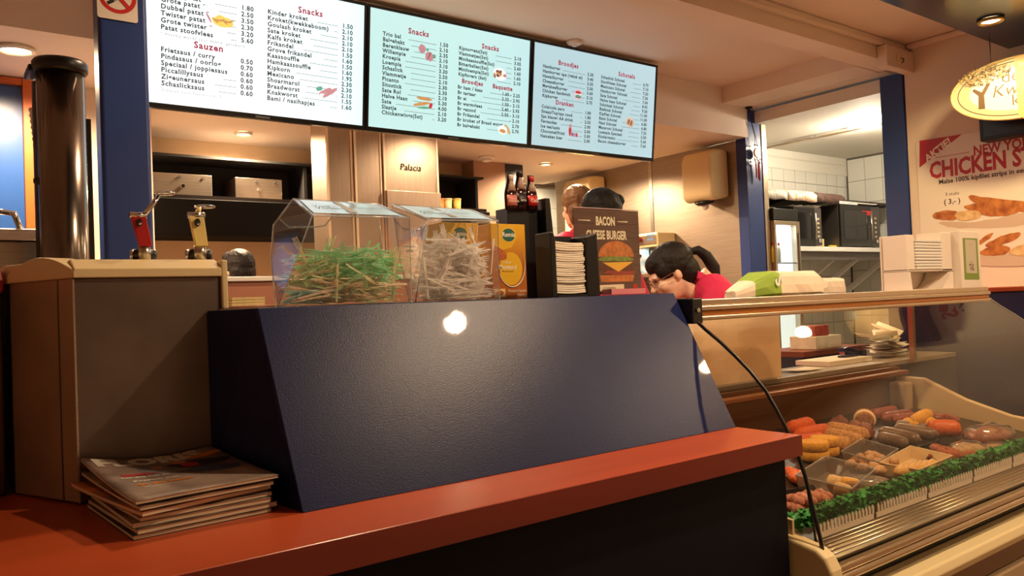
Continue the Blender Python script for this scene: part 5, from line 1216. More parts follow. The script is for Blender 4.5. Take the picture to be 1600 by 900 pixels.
# plastic wrapped packs at the far end
for k, (x_, y_, rr_, lb) in enumerate(((1545, 684, (.10, .075, .035), 'wrapped pink meat pack at the far end of the case'), (1512, 700, (.085, .05, .022), 'clear wrapped pale snack pack beside the meat strips'), (1562, 700, (.06, .06, .02), 'clear wrapped flat pack at the case front far end'))):
    c = PD(x_, y_, .03); ZD = c.z - .022; t = thing('wrapped_pack', lb, 'packet', (c.x, c.y, ZD))
    MB().ball((c.x, c.y, ZD + rr_[2] * .85), tuple(v * .85 for v in rr_), 18, 10, None, lambda p: 1 + .2 * noise.noise(p * 2 + Vector((k * 4, 0, 0)))).build('meat', crumb(f'wrapped_{k}', ((176, 104, 80), (222, 186, 130), (214, 170, 120))[k], None, .4, .2), t)
    MB().ball((c.x, c.y, ZD + rr_[2]), rr_, 22, 12, None, lambda p: 1 + .22 * noise.noise(p * 2 + Vector((k * 4, 0, 0))) + .06 * noise.noise(p * 9)).build('film', glass('cling_film', (245, 240, 236), 1.6, .06, .05), t); ZD = ZQ
# skewers and flat fillets near the front left
for k in range(12):
    x_ = 1238 + 9 * (k % 6) + r.uniform(-3, 3); y_ = 792 - 1.4 * (k % 6) - (10 if k > 5 else 0) + r.uniform(-2, 2)
    roll((x_ - 8, y_ - 5), (x_ + 18, y_ + 6), .011, PINKM, 'pinkish raw meat skewer laid by the parsley at the near end', 'meat_skewer', 'skewer', 'meat skewers', zc=ZD + .014 + (.016 if k > 5 else 0), sd=k, lump=.35)
for k in range(4):
    roll((1226 + 3 * k, 736 + 4 * k - 3), (1258 - 1 * k, 748 + 3 * k - 3), .010, CARR, f'thin orange stick snack below the yellow discs, {("rearmost", "second", "third", "nearest")[k]} of four', 'orange_stick', 'snack', 'orange sticks', sd=k, zc=ZD + .012)
quadtray([(1228, 812), (1300, 800), (1270, 764), (1215, 776)], .008, DARKT, 'black tray under the meat skewers')

# ------------------------------------------------------------------ things on the service ledge, seen through the glass
ZL = 1.0565
KRAFT = thin('cream_kraft_paper', (238, 216, 184), .45, .8)
def bag_upright(label, p0, p1, y0, dpt, h):
    a = P(*p0, y=y0).x; b = P(*p1, y=y0).x
    t = thing('paper_bag', label, 'bag', ((a + b) / 2, y0 + dpt / 2, ZL))
    nx, nz = 6, 6
    for nm, yy in (('front', y0), ('rear', y0 + dpt)):
        vs = [(a + (b - a) * i / nx, yy + .006 * noise.noise(Vector((i * 1.7, j * 1.3, yy * 9))) + (.003 if i == nx // 2 else 0), ZL + h * j / nz) for i in range(nx + 1) for j in range(nz + 1)]
        MB().add(vs, [(i * (nz + 1) + j, (i + 1) * (nz + 1) + j, (i + 1) * (nz + 1) + j + 1, i * (nz + 1) + j + 1) for i in range(nx) for j in range(nz)]).build(nm + '_sheet', KRAFT, t)
    for xx, s_ in ((a, 1), (b, -1)):
        for q in (0, 1):
            y_a, y_b = (y0, y0 + dpt / 2) if q == 0 else (y0 + dpt / 2, y0 + dpt)
            xa_, xb_ = (xx, xx + s_ * .02) if q == 0 else (xx + s_ * .02, xx)
            MB().quad((xa_, y_a, ZL), (xb_, y_b, ZL), (xb_, y_b, ZL + h), (xa_, y_a, ZL + h)).build('gusset', KRAFT, t)
    return t
bag_upright('cream paper bag standing open behind the case glass', (1086, 600), (1222, 600), 1.80, .12, .255)
def paper(c, w_, d_, yaw, z_, label, mt=PAPER, name='receipt', group='receipt slips in the pile', tilt=0, curl=.01, sd=0):
    M = Matrix.Translation((c[0], c[1], z_)) @ Matrix.Rotation(yaw, 4, 'Z') @ Matrix.Rotation(tilt, 4, 'X'); n = 6; vs = []
    for i in range(n + 1):
        for j in range(3):
            u = i / n - .5; vs.append(M @ Vector((u * w_, (j / 2 - .5) * d_, curl * (u * 2) ** 2 + .003 * noise.noise(Vector((u * 3 + sd, j, sd))) + .003)))
    b = MB().add(vs, [(i * 3 + j, (i + 1) * 3 + j, (i + 1) * 3 + j + 1, i * 3 + j + 1) for i in range(n) for j in range(2)], True).build(name, mt)
    so = b.modifiers.new('thickness', 'SOLIDIFY'); so.thickness = .0004
    return tag(b, label, 'paper', group)
q = P(1375, 572, y=1.95)
bxp = tag(bx((P(1283, 578, y=1.9).x, 1.86, ZL), (P(1350, 575, y=1.9).x, 2.02, ZL + .02)).build('paper_block', PAPER, bevel=.001), 'low block of white paper carrying the stapler', 'paper')
r = random.Random(4)
for k in range(14):
    paper((q.x + r.uniform(-.05, .05), 1.93 + r.uniform(-.04, .04)), .17, .09, r.uniform(-.6, .6), ZL + .006 + .0065 * k, 'crumpled white receipt slip in the loose pile on the ledge', curl=.008 + .02 * (k > 10), sd=k, tilt=r.uniform(-.1, .15))
paper((q.x + .04, 1.93), .13, .13, .3, ZL + .12, 'large white slip standing up on top of the receipt pile', tilt=.5, sd=33, group=None) if False else paper((q.x + .03, 1.93), .15, .12, .3, ZL + .115, 'large curled white slip on top of the receipt pile', tilt=.4, sd=33, curl=.02, group=None)
paper((P(1253, 592, y=1.86).x, 1.86), .16, .09, -.1, ZL + .001, 'single white slip lying flat beside the paper bag', curl=.004, sd=12, group=None)
sx_ = P(1326, 562, y=1.93).x; st = thing('stapler', 'dark blue stapler on the white paper block', 'stapler', (sx_, 1.93, ZL + .0202))
bx((sx_ - .06, 1.912, ZL + .0205), (sx_ + .06, 1.948, ZL + .028)).build('base', mat('stapler_navy', (30, 36, 70), .3), st, .003)
MB().prism([(sx_ - .058, 1.914, ZL + .044), (sx_ + .055, 1.914, ZL + .031), (sx_ + .055, 1.914, ZL + .048), (sx_ - .02, 1.914, ZL + .066), (sx_ - .058, 1.914, ZL + .062)], (0, .032, 0)).build('arm', MATS['stapler_navy'], st, .006, 3)
bx((sx_ - .05, 1.918, ZL + .033), (sx_ + .05, 1.942, ZL + .0425)).build('magazine_bar', CHROME, st)
# rear cabinet with bottles/plates seen through glass left of the storeroom column
yg = 2.55
za_ = P(1300, 545, y=yg).z
rs = thing('rear_shelf', 'brown shelf behind the service aisle seen through the case glass', 'shelf', (4.5, yg, za_ - .1))
bx((P(1256, 545, y=yg).x, yg, za_ - .03), (4.58, yg + .3, za_)).build('board', mat('shelf_brown', (120, 62, 44), .5), rs)
bx((P(1256, 545, y=yg).x, yg + .02, .0), (4.58, yg + .3, za_ - .031)).build('front', mat('shelf_blue_grey', (44, 46, 66), .5), rs)
c = P(1285, 520, y=yg + .05); tag(MB().box((c.x - .07, yg + .05, za_ + .075), (c.x + .07, yg + .16, za_ + .135)).build('red_package', mat('red_package', (150, 62, 48), .4, var=.3, scale=30), bevel=.004), 'red brown wrapped package on the white box on the rear shelf', 'packet')
tag(MB().box((c.x - .10, yg + .03, za_ + .001), (c.x + .16, yg + .2, za_ + .074)).build('white_box', mat('white_box_print', (210, 200, 184), .5, var=.1, scale=20), bevel=.003), 'white printed box on the brown rear shelf', 'box')
MB().cyl((c.x, yg, 0), (c.x, yg, .1), .01)
cpx = P(1410, 530, y=1.98)
cp = thing('paper_cup', 'small yellow and white cup behind the receipt pile', 'cup', (cpx.x, 1.98, ZL)); MB().lathe([(.025, ZL), (.034, ZL + .085)], (cpx.x, 2.03, 0), 20).build('cup', mat('cup_yellow', (214, 180, 90), .5), cp); MB().lathe([(.036, ZL + .086), (.036, ZL + .096)], (cpx.x, 2.03, 0), 20).build('lid', WHITEP, cp)

# ------------------------------------------------------------------ things on top of the case
ZT = 1.3505
def bag_lying(label, a, b, y0, dpt, h, green, seed):
    """folded paper bag lying on its side"""
    xa_ = P(*a, y=y0).x; xb_ = P(*b, y=y0).x; t = thing('paper_bag', label, 'bag', ((xa_ + xb_) / 2, y0 + dpt / 2, ZT))
    n, m_ = 12, 16; rows = []
    def ringp(i):
        u = i / n; x_ = xa_ + (xb_ - xa_) * u; s_ = (.35 + .65 * min(1, u * 3.2)) * (1 if u < .93 else .82); o = []
        for k in range(m_):
            an = 2 * PI * k / m_; cx_, sz_ = math.cos(an), math.sin(an)
            pw = lambda v: math.copysign(abs(v) ** .55, v)
            jit = 1 + .10 * noise.noise(Vector((u * 5 + seed, cx_ * 2, sz_ * 2)))
            o.append(Vector((x_ + .012 * noise.noise(Vector((k * .9, seed, u))), y0 + dpt / 2 + pw(cx_) * dpt / 2 * s_ * jit, ZT + .001 + (h / 2) * s_ * (1 + pw(sz_) * (jit if sz_ > 0 else 1)))))
        return o
    rings = [ringp(i) for i in range(n + 1)]
    def part(i0, i1, mt, nm, caps):
        vs = [v for i in range(i0, i1 + 1) for v in rings[i]]; fs = []
        for i in range(i1 - i0):
            for k in range(m_): k2 = (k + 1) % m_; fs.append((i * m_ + k, i * m_ + k2, (i + 1) * m_ + k2, (i + 1) * m_ + k))
        for c_ in caps: fs.append(tuple((c_ - i0) * m_ + k for k in range(m_)))
        MB().add(vs, fs).build(nm, mt, t)
    gm = mat('bag_green_print', (140, 170, 62), .7)
    if green:
        part(0, 2, KRAFTW, 'mouth', (0,)); part(2, 5, gm, 'green_band', ()); part(5, n, KRAFTW, 'body', (n,))
        text('S', .055, frame(Vector((xa_ + (xb_ - xa_) * .33, y0 - .006, ZT + h * .55)), (1, 0, 0), (0, 0, 1)) @ Matrix.Rotation(-1.0, 4, 'Z'), PAPER, t, 'lettering', 'CENTER', bold=.002)
    else: part(0, n, KRAFTW, 'body', (0, n))
    return t
KRAFTW = mat('white_kraft_paper', (230, 212, 190), .75, var=.03, scale=15, bump=.1, bscale=25)
bag_lying('white and green paper bag lying on top of the display case', (1166, 440), (1292, 440), 1.46, .12, .088, True, 1)
bag_lying('plain white paper bag lying behind the green printed one', (1278, 440), (1324, 440), 1.58, .09, .066, False, 7)
# bag dispenser with TAS label
yt = 1.53
th_ = thing('bag_dispenser', 'white counter dispenser with a green TAS label on the case top', 'dispenser', (P(1475, 450, y=yt).x, yt + .06, ZT))
X = lambda px_, py_=420: P(px_, py_, y=yt).x
Z = lambda px_, py_: P(px_, py_, y=yt).z
WD = mat('dispenser_white', (236, 222, 206), .35)
bx((X(1420), yt, ZT), (X(1497), yt + .12, ZT + .012)).build('base', WD, th_, .003)
bx((X(1427), yt + .02, Z(1430, 423)), (X(1497), yt + .12, Z(1430, 423) + .006)).build('rack_floor', WD, th_)
bx((X(1427), yt + .02, Z(1430, 423)), (X(1438), yt + .12, Z(1430, 366))).build('rack_side', WD, th_, .003)
bx((X(1480), yt + .02, Z(1480, 423)), (X(1496), yt + .12, Z(1480, 362))).build('rack_side', WD, th_, .003)
bx((X(1427), yt + .125, ZT + .013), (X(1497), yt + .13, Z(1430, 366))).build('back', WD, th_)
cv = [(X(1424), ZT + .013), (X(1428), Z(1430, 440)), (X(1432), Z(1430, 430)), (X(1427), Z(1430, 423))]
MB().prism([(X(1427), yt + .02, ZT + .0125), (X(1433), yt + .02, ZT + .0125), (X(1430), yt + .02, Z(1430, 424)), (X(1427), yt + .02, Z(1430, 424))], (0, .10, 0)).build('leg', WD, th_)
MB().prism([(X(1478), yt + .02, ZT + .0125), (X(1497), yt + .02, ZT + .0125), (X(1497), yt + .02, Z(1480, 424)), (X(1492), yt + .02, Z(1480, 424)), (X(1488), yt + .02, Z(1480, 436))], (0, .10, 0)).build('leg', WD, th_)
bx((X(1498), yt - .01, ZT), (X(1529), yt + .13, Z(1500, 361))).build('pillar', WD, th_, .003)
M_ = frame(Vector((X(1498), yt - .0102, ZT)), (1, 0, 0), (0, 0, 1)); pw = X(1529) - X(1498); ph = Z(1500, 361) - ZT
gl = mat('label_green', (120, 146, 60), .5)
blob(M_, [(pw * .14, ph * .18), (pw * .88, ph * .17), (pw * .88, ph * .88), (pw * .14, ph * .88)], gl, th_, 'label', .0003, .0002)
blob(M_, [(pw * .24, ph * .29), (pw * .78, ph * .28), (pw * .78, ph * .85), (pw * .24, ph * .86)], mat('label_pale', (196, 186, 160), .5), th_, 'label_field', .0003, .0006)
text('TAS', .040, M_ @ Matrix.Translation((pw * .51, ph * .33, .0011)), INK, th_, 'lettering', 'CENTER', bold=.0005, sx=.62)
text('PLASTIC', .010, M_ @ Matrix.Translation((pw * .51, ph * .46, .0011)), mat('label_grey_ink', (120, 116, 100), .6), th_, 'lettering', 'CENTER', sx=.7)
text('per stuk', .007, M_ @ Matrix.Translation((pw * .51, ph * .77, .0011)), MATS['label_grey_ink'], th_, 'lettering', 'CENTER')
z0 = Z(1430, 423) + .007; H = Z(1430, 372) - z0
for k in range(10):
    tag(bx((X(1438) + .002, yt + .012 + random.uniform(0, .006), z0 + H * k / 10), (X(1480) - .002, yt + .115, z0 + H * (k + .8) / 10)).build('folded_bag', PAPER, bevel=.001), 'folded white paper bag stacked in the white dispenser', 'paper bag', 'folded bags in the dispenser')
# ================================================================== POSTER WALL
WX = 4.598
po = thing('wall_poster', 'white chicken strips poster on the right wall', 'poster', P(1520, 415, x=WX))
M_ = frame(P(1441, 415, x=WX), (0, -1, 0), (0, 0, 1))
zt = P(1441, 222, x=WX).z - M_.translation.z; PW = 1.05
n = M_.to_3x3() @ Vector((0, 0, 1))
MB().prism([M_ @ Vector(p) for p in ((0, 0, 0), (PW, 0, 0), (PW, zt, 0), (0, zt, 0))], n * .0012).build('sheet', mat('poster_white', (232, 220, 206), .35), po)
pr = mat('poster_red', (182, 30, 40), .4)
def Q(px_, py_): v = plane_uv(M_, px_, py_); return (v.x, v.y)
lf = .0016
blob(M_, [Q(1437, 220), Q(1437, 262), Q(1503, 210)], pr, po, 'corner_flash', .0002, lf)
qq = Q(1450, 250); ang = math.atan2(Q(1503, 210)[1] - Q(1437, 262)[1], Q(1503, 210)[0] - Q(1437, 262)[0])
text('AKTIE!', .055, M_ @ Matrix.Translation((qq[0] - .005, qq[1] - .012, lf + .0005)) @ Matrix.Rotation(ang, 4, 'Z'), mat('print_white'), po, 'lettering', bold=.002, shear=.15)
a = Q(1521, 243); text('NEW YORK', .072, M_ @ Matrix.Translation((a[0], a[1], lf)), pr, po, 'lettering', bold=.002, sx=.82)
a = Q(1453, 279); text('CHICKEN STRIPS', .128, M_ @ Matrix.Translation((a[0], a[1], lf)), pr, po, 'lettering', bold=.0045, sx=.72)
a = Q(1467, 288); text('Malse 100% kipfilet strips in een krokant jasje', .036, M_ @ Matrix.Translation((a[0], a[1], lf)), INK, po, 'lettering', bold=.0008, sx=.95)
a, b = Q(1462, 247), Q(1515, 238); blob(M_, [(a[0], a[1]), (b[0], b[1]), (b[0], b[1] + .003), (a[0], a[1] + .003)], pr, po, 'rule', .0002, lf)
a = Q(1488, 305); text('3 stuks', .026, M_ @ Matrix.Translation((a[0], a[1], lf)), INK, po, 'lettering', 'CENTER')
a = Q(1488, 318); text('( 3,- )', .040, M_ @ Matrix.Translation((a[0], a[1], lf)), INK, po, 'lettering', 'CENTER', bold=.0006)
ck1 = mat('chicken_print', (202, 128, 62), .5, col2=(150, 76, 34), scale=26); ck2 = mat('chicken_inside_print', (228, 198, 148), .5, col2=(206, 160, 104), scale=30)
def strip(pts, mt, nm, sd, lift, wob=.012):
    out = []
    q_ = [Q(*p) for p in pts]
    for _ in range(2): q_ = [w_ for i in range(len(q_)) for w_ in (tuple(.75 * a_ + .25 * b_ for a_, b_ in zip(q_[i], q_[(i + 1) % len(q_)])), tuple(.25 * a_ + .75 * b_ for a_, b_ in zip(q_[i], q_[(i + 1) % len(q_)])))]
    m_ = len(q_); wob *= .5
    for i in range(m_):
        x0_, y0_ = q_[i]; x1_, y1_ = q_[(i + 1) % m_]
        for k in range(2):
            t_ = k / 2; x_ = x0_ + (x1_ - x0_) * t_; y_ = y0_ + (y1_ - y0_) * t_; out.append((x_ + wob * noise.noise(Vector((x_ * 30, y_ * 30, sd))), y_ + wob * noise.noise(Vector((x_ * 30, y_ * 30, sd + 9)))))
    blob(M_, out, mt, po, nm, .0002, lf + lift)
sh_ = mat('plate_shade_print', (206, 180, 160), .4)
strip([(1452, 345), (1535, 348), (1600, 330), (1640, 330), (1640, 350), (1500, 360)], sh_, 'table_print', 1, 0)
strip([(1510, 304), (1540, 308), (1600, 315), (1640, 318), (1640, 336), (1600, 332), (1520, 318)], ck1, 'chicken_picture', 2, .0004)
strip([(1500, 322), (1530, 316), (1580, 324), (1600, 328), (1575, 338), (1535, 338)], ck1, 'chicken_picture', 3, .0007)
strip([(1453, 336), (1475, 328), (1500, 330), (1495, 344), (1465, 344)], ck1, 'chicken_picture', 4, .001)
strip([(1490, 330), (1532, 328), (1534, 341), (1497, 347)], ck2, 'chicken_picture', 5, .0013, .006)
strip([(1500, 400), (1600, 396), (1640, 396), (1640, 416), (1500, 416)], sh_, 'table_print', 6, 0, .004)
strip([(1524, 378), (1554, 361), (1550, 370), (1530, 384)], ck1, 'chicken_picture', 7, .0004)
strip([(1535, 384), (1570, 366), (1597, 361), (1592, 374), (1550, 388)], ck1, 'chicken_picture', 8, .0007)
strip([(1528, 394), (1550, 384), (1580, 384), (1578, 398), (1535, 400)], ck1, 'chicken_picture', 9, .001)
strip([(1575, 392), (1600, 380), (1640, 384), (1640, 400), (1580, 400)], ck2, 'chicken_picture', 10, .0013, .006)
# dark screen box above the poster, under the oval sign
a, b = P(1529, 178, x=4.5), P(1529, 222, x=4.5)
ds = thing('dark_screen', 'dark switched off screen on the wall under the oval sign', 'screen', (4.55, a.y - .3, b.z))
bx((4.50, a.y - .65, b.z), (4.597, a.y, a.z + .12)).build('housing', BLACK, ds, .004)
bx((4.4975, a.y - .63, b.z + .02), (4.4995, a.y - .02, a.z + .10)).build('panel', mat('dark_panel', (30, 26, 34), .2), ds)
# oval lit sign
sx = 4.36
cc = P(1592, 136, x=sx)
og = thing('oval_sign', 'lit oval sign with a tree and lettering hanging by the poster', 'sign', cc)
SM = frame(cc, (0.16, -1, 0), (0, 0, 1))
RXs, RYs = .30, .150
def ellipse3(rx, ry, z_, n_=48): return [SM @ Vector((rx * math.cos(2 * PI * k / n_), ry * math.sin(2 * PI * k / n_), z_)) for k in range(n_)]
nz = SM.to_3x3() @ Vector((0, 0, 1))
MB().prism(ellipse3(RXs, RYs, -.05), nz * .049, True).build('case', mat('sign_case', (196, 170, 120), .4), og)
MB().prism(ellipse3(RXs * .985, RYs * .97, 0), nz * .002).build('face', mat('sign_face', (150, 132, 92), .4, emit=(255, 222, 150), es=.30), og)
MB().prism(ellipse3(RXs * .72, RYs * .72, .0021), nz * .0004).build('glow_field', mat('sign_glow', (150, 140, 110), .4, emit=(255, 240, 196), es=.52), og)
MB().tube(ellipse3(RXs, RYs, .002), .007, 8, True).build('rim', mat('sign_rim', (220, 190, 130), .35), og)
MB().tube(ellipse3(RXs * .90, RYs * .88, .003), .002, 6, True).build('inner_line', mat('sign_brown', (92, 66, 38), .5), og)
SB = MATS['sign_brown']
tx = -.165
blob(SM, [(tx - .014, -.075), (tx + .016, -.078), (tx + .014, -.01), (tx + .045, .045), (tx + .030, .05), (tx + .004, .008), (tx - .03, .032), (tx - .038, .022), (tx - .012, -.008)], SB, og, 'tree_trunk', .0006, .0030)
rg = random.Random(2); lv = MB()
for k in range(150):
    a_ = rg.uniform(0, 2 * PI); r_ = math.sqrt(rg.random()); x_ = tx + .02 + .115 * r_ * math.cos(a_); y_ = .088 + .045 * r_ * math.sin(a_) + .25 * (x_ - tx) * .35; an = rg.uniform(0, 6.28); s_ = rg.uniform(.006, .012)
    d1 = Vector((math.cos(an), math.sin(an), 0)) * s_; d2 = Vector((-math.sin(an), math.cos(an), 0)) * s_ * .4
    zq = .004 + .006 * rg.random(); o = Vector((x_, y_, zq))
    lv.prism([SM @ (o - d1), SM @ (o + d2), SM @ (o + d1), SM @ (o - d2)], nz * .0006)
lv.build('tree_leaves', mat('leaf_cream', (150, 128, 88), .5), og)
lv = MB()
for k in range(110):
    a_ = rg.uniform(0, 2 * PI); r_ = math.sqrt(rg.random()); x_ = tx + .02 + .115 * r_ * math.cos(a_); y_ = .088 + .045 * r_ * math.sin(a_) + .25 * (x_ - tx) * .35; an = rg.uniform(0, 6.28); s_ = rg.uniform(.005, .01)
    d1 = Vector((math.cos(an), math.sin(an), 0)) * s_; d2 = Vector((-math.sin(an), math.cos(an), 0)) * s_ * .4
    o = Vector((x_, y_, .004 + .007 * rg.random())); lv.prism([SM @ (o - d1), SM @ (o + d2), SM @ (o + d1), SM @ (o - d2)], nz * .0006)
lv.build('tree_leaf_shadows', SB, og)
text('de', .085, SM @ Matrix.Translation((-.075, .035, .003)), SB, og, 'lettering', bold=-.0004)
text('Kwik k', .085, SM @ Matrix.Translation((-.12, -.03, .003)), SB, og, 'lettering', bold=-.0006, shear=.25)
text('kro', .08, SM @ Matrix.Translation((-.035, -.085, .003)), SB, og, 'lettering', bold=-.0004)
blob(SM, [(-.012, .15), (.2, .16), (.2, -.13), (.02, -.165), (-.005, -.135)], mat('ribbon_tan', (206, 164, 104), .5), og, 'ribbon', .002, .008)
text('Sinds', .03, SM @ Matrix.Translation((.005, .10, .0105)), mat('print_white'), og, 'lettering')
for x_ in (-.12, .2):
    e = SM @ Vector((x_, RYs * .9, -.02)); MB().tube([e, (e.x, e.y, ZB - .002)], .003, 6).build('chain', ALU, og)
l = D.lights.new('sign_light', 'AREA'); l.shape = 'ELLIPSE'; l.size = .5; l.size_y = .24; l.energy = .8; l.color = (1, .82, .5)
lo = D.objects.new('sign_light', l); COL.objects.link(lo); lo.parent = og; lo.matrix_parent_inverse = Matrix.Translation(-ORG[og.name]); lo.matrix_world = SM @ Matrix.Translation((0, 0, .012)) @ Matrix.Rotation(PI, 4, 'X')

# ================================================================== STOREROOM
yf = 3.34
X = lambda px_, py_=380, yy=yf: P(px_, py_, y=yy).x
Z = lambda px_, py_, yy=yf: P(px_, py_, y=yy).z
# glass door fridge
fg = thing('drinks_fridge', 'white drinks fridge with a glass door behind the blue column', 'fridge', (X(1222), yf + .2, 0))
fx0, fx1 = 4.82, X(1250); fz1 = Z(1225, 326)
bx((fx0, yf + .04, 0), (fx1, yf + .45, Z(1225, 346))).build('cabinet', WHITEP, fg, .004)
bx((fx0, yf, Z(1225, 344)), (fx1 - .01, yf + .44, fz1)).build('header', BLACK, fg, .004)
bx((fx1 - .045, yf - .004, .2), (fx1, yf + .038, Z(1225, 345))).build('door_frame', ALU, fg, .002)
bx((fx0, yf - .004, .2), (fx0 + .02, yf + .038, Z(1225, 345))).build('door_frame', ALU, fg, .002)
bx((fx0 + .021, yf - .004, Z(1225, 352)), (fx1 - .046, yf + .038, Z(1225, 345))).build('door_frame', ALU, fg, .002)
bx((fx0 + .021, yf + .036, .2), (fx1 - .046, yf + .039, Z(1225, 353))).build('interior', mat('fridge_interior_glow', (226, 232, 232), .4, emit=(226, 236, 240), es=.8), fg)  # panel glows in place of the fridge's inner lighting
bx((fx0 + .021, yf - .001, .2), (fx1 - .046, yf + .001, Z(1225, 353))).build('door_glass', glass('fridge_glass', (240, 244, 244), 1.0, .03), fg)
bx((fx1 - .028, yf - .012, 1.2), (fx1 - .018, yf - .0045, Z(1225, 352) - .05)).build('handle', CHROME, fg)
bx((fx0 + .022, yf + .008, Z(1210, 412)), (fx1 - .047, yf + .034, Z(1210, 410))).build('wire_shelf', CHROME, fg)
bx((fx0 + .03, yf + .005, Z(1210, 372)), (fx1 - .10, yf + .030, Z(1210, 350))).build('lamp_cover', emat('fridge_lamp', (255, 255, 250), 3.0), fg, .004)
for k, (px_, c_, nm) in enumerate(((1211, (214, 190, 60), 'yellow'), (1220, (180, 40, 40), 'red capped'))):
    x_ = X(px_); z_ = Z(1210, 410) + .001; t = thing('drink_bottle', f'{nm} drink bottle inside the fridge', 'bottle', (x_, yf + .02, z_))
    MB().lathe([(.017, z_), (.017, z_ + .09), (.008, z_ + .12)], (x_, yf + .019, 0), 14, None, 1, .6).build('body', mat(f'drink_{k}', c_ if k == 0 else (226, 220, 200), .3), t)
    MB().lathe([(.010, z_ + .121), (.010, z_ + .14)], (x_, yf + .019, 0), 12, None, 1, .6).build('cap', mat(f'drink_cap_{k}', (200, 40, 44), .4), t)
# microwave shelf
zs = Z(1320, 386)
sh = thing('microwave_shelf', 'white edged shelf carrying the two microwaves', 'shelf', (5.5, yf + .2, zs - .05))
bx((fx1 + .005, yf, zs - .035), (6.74, 3.885, zs)).build('board', WHITEP, sh, .002)
bx((fx1 + .005, yf + .02, zs - .10), (6.74, yf + .04, zs - .036)).build('apron', mat('apron_grey', (96, 86, 78), .6), sh)
for x_ in (5.75, 6.1, 6.55):
    MB().prism([(x_, yf + .05, zs - .04), (x_, yf + .09, zs - .04), (x_, 3.885, zs - .34), (x_, 3.885, zs - .40)], (.025, 0, 0)).build('bracket', WHITEP, sh)
def microwave(xa_, xb_, zt_, label, col, y0, door_frac, badge=False):
    t = thing('microwave', label, 'microwave', ((xa_ + xb_) / 2, y0 + .18, zs + .001)); w_ = xb_ - xa_; h = zt_ - zs
    bx((xa_, y0 + .02, zs + .012), (xb_, y0 + .40, zt_)).build('body', col, t, .004)
    bx((xa_, y0, zs + .012), (xa_ + w_ * door_frac, y0 + .019, zt_ - .002)).build('door', BLACK, t, .004)
    bx((xa_ + w_ * .08, y0 - .002, zs + h * .2), (xa_ + w_ * (door_frac - .1), y0 - .0003, zt_ - h * .14)).build('window', mat('microwave_window', (24, 22, 24), .08), t)
    bx((xa_ + w_ * door_frac + .002, y0, zs + .012), (xb_, y0 + .019, zt_ - .002)).build('control_panel', mat('microwave_panel', (58, 52, 50), .3), t, .003)
    MB().cyl((xa_ + w_ * (door_frac - .04), y0 - .02, zs + h * .2), (xa_ + w_ * (door_frac - .04), y0 - .02, zt_ - h * .15), .006, 8).build('handle', STEEL, t)
    cxp = xa_ + w_ * (door_frac + 1) / 2
    for k in range(5): bx((cxp - .014, y0 - .0015, zs + h * (.25 + .11 * k)), (cxp + .014, y0 - .0003, zs + h * (.30 + .11 * k))).build('button', mat('button_tan', (190, 170, 130), .5), t)
    MB().cyl((cxp, y0 - .001, zs + h * .16), (cxp, y0 - .014, zs + h * .16), .014, 12).build('knob', CHROME, t)
    for x_ in (xa_ + .03, xb_ - .03):
        for y_ in (y0 + .05, y0 + .35): MB().cyl((x_, y_, zs + .0005), (x_, y_, zs + .0115), .012, 8).build('foot', BLACK, t)
    if badge: bx((xa_ + w_ * .55, y0 - .0015, zt_ - h * .22), (xa_ + w_ * .8, y0 - .0004, zt_ - h * .12)).build('red_sticker', mat('red_sticker', (206, 40, 50), .4), t)
    return t
microwave(X(1250), X(1293), Z(1275, 323), 'small black microwave next to the drinks fridge', BLACK, yf + .04, .74)
microwave(X(1321), X(1382), Z(1345, 320), 'larger steel sided microwave with a red sticker', mat('microwave_steel', (120, 112, 104), .3, .9), yf + .03, .76, True)
c = X(1308); tag(MB().lathe([(.03, zs + .001), (.036, zs + .012), (.036, zs + .07), (.02, zs + .075)], (c, yf + .15, 0), 20).build('food_tub', mat('food_tub_tan', (206, 176, 120), .5)), 'small tan food tub between the two microwaves', 'tub')
tag(bx((X(1300), yf + .005, zs + .001), (X(1308), yf + .035, zs + .012)).build('yellow_block', mat('yellow_block', (226, 200, 50), .5), bevel=.003), 'tiny yellow block on the shelf edge between the microwaves', 'sponge')
t = thing('soap_bottle', 'green soap bottle at the right end of the microwave shelf', 'bottle', (X(1388), yf + .15, zs)); MB().lathe([(.03, zs + .001), (.03, zs + .09), (.012, zs + .11)], (X(1388), yf + .15, 0), 18).build('body', mat('soap_green', (40, 130, 104), .3), t); MB().lathe([(.013, zs + .111), (.013, zs + .135)], (X(1388), yf + .15, 0), 12).build('cap', WHITEP, t)
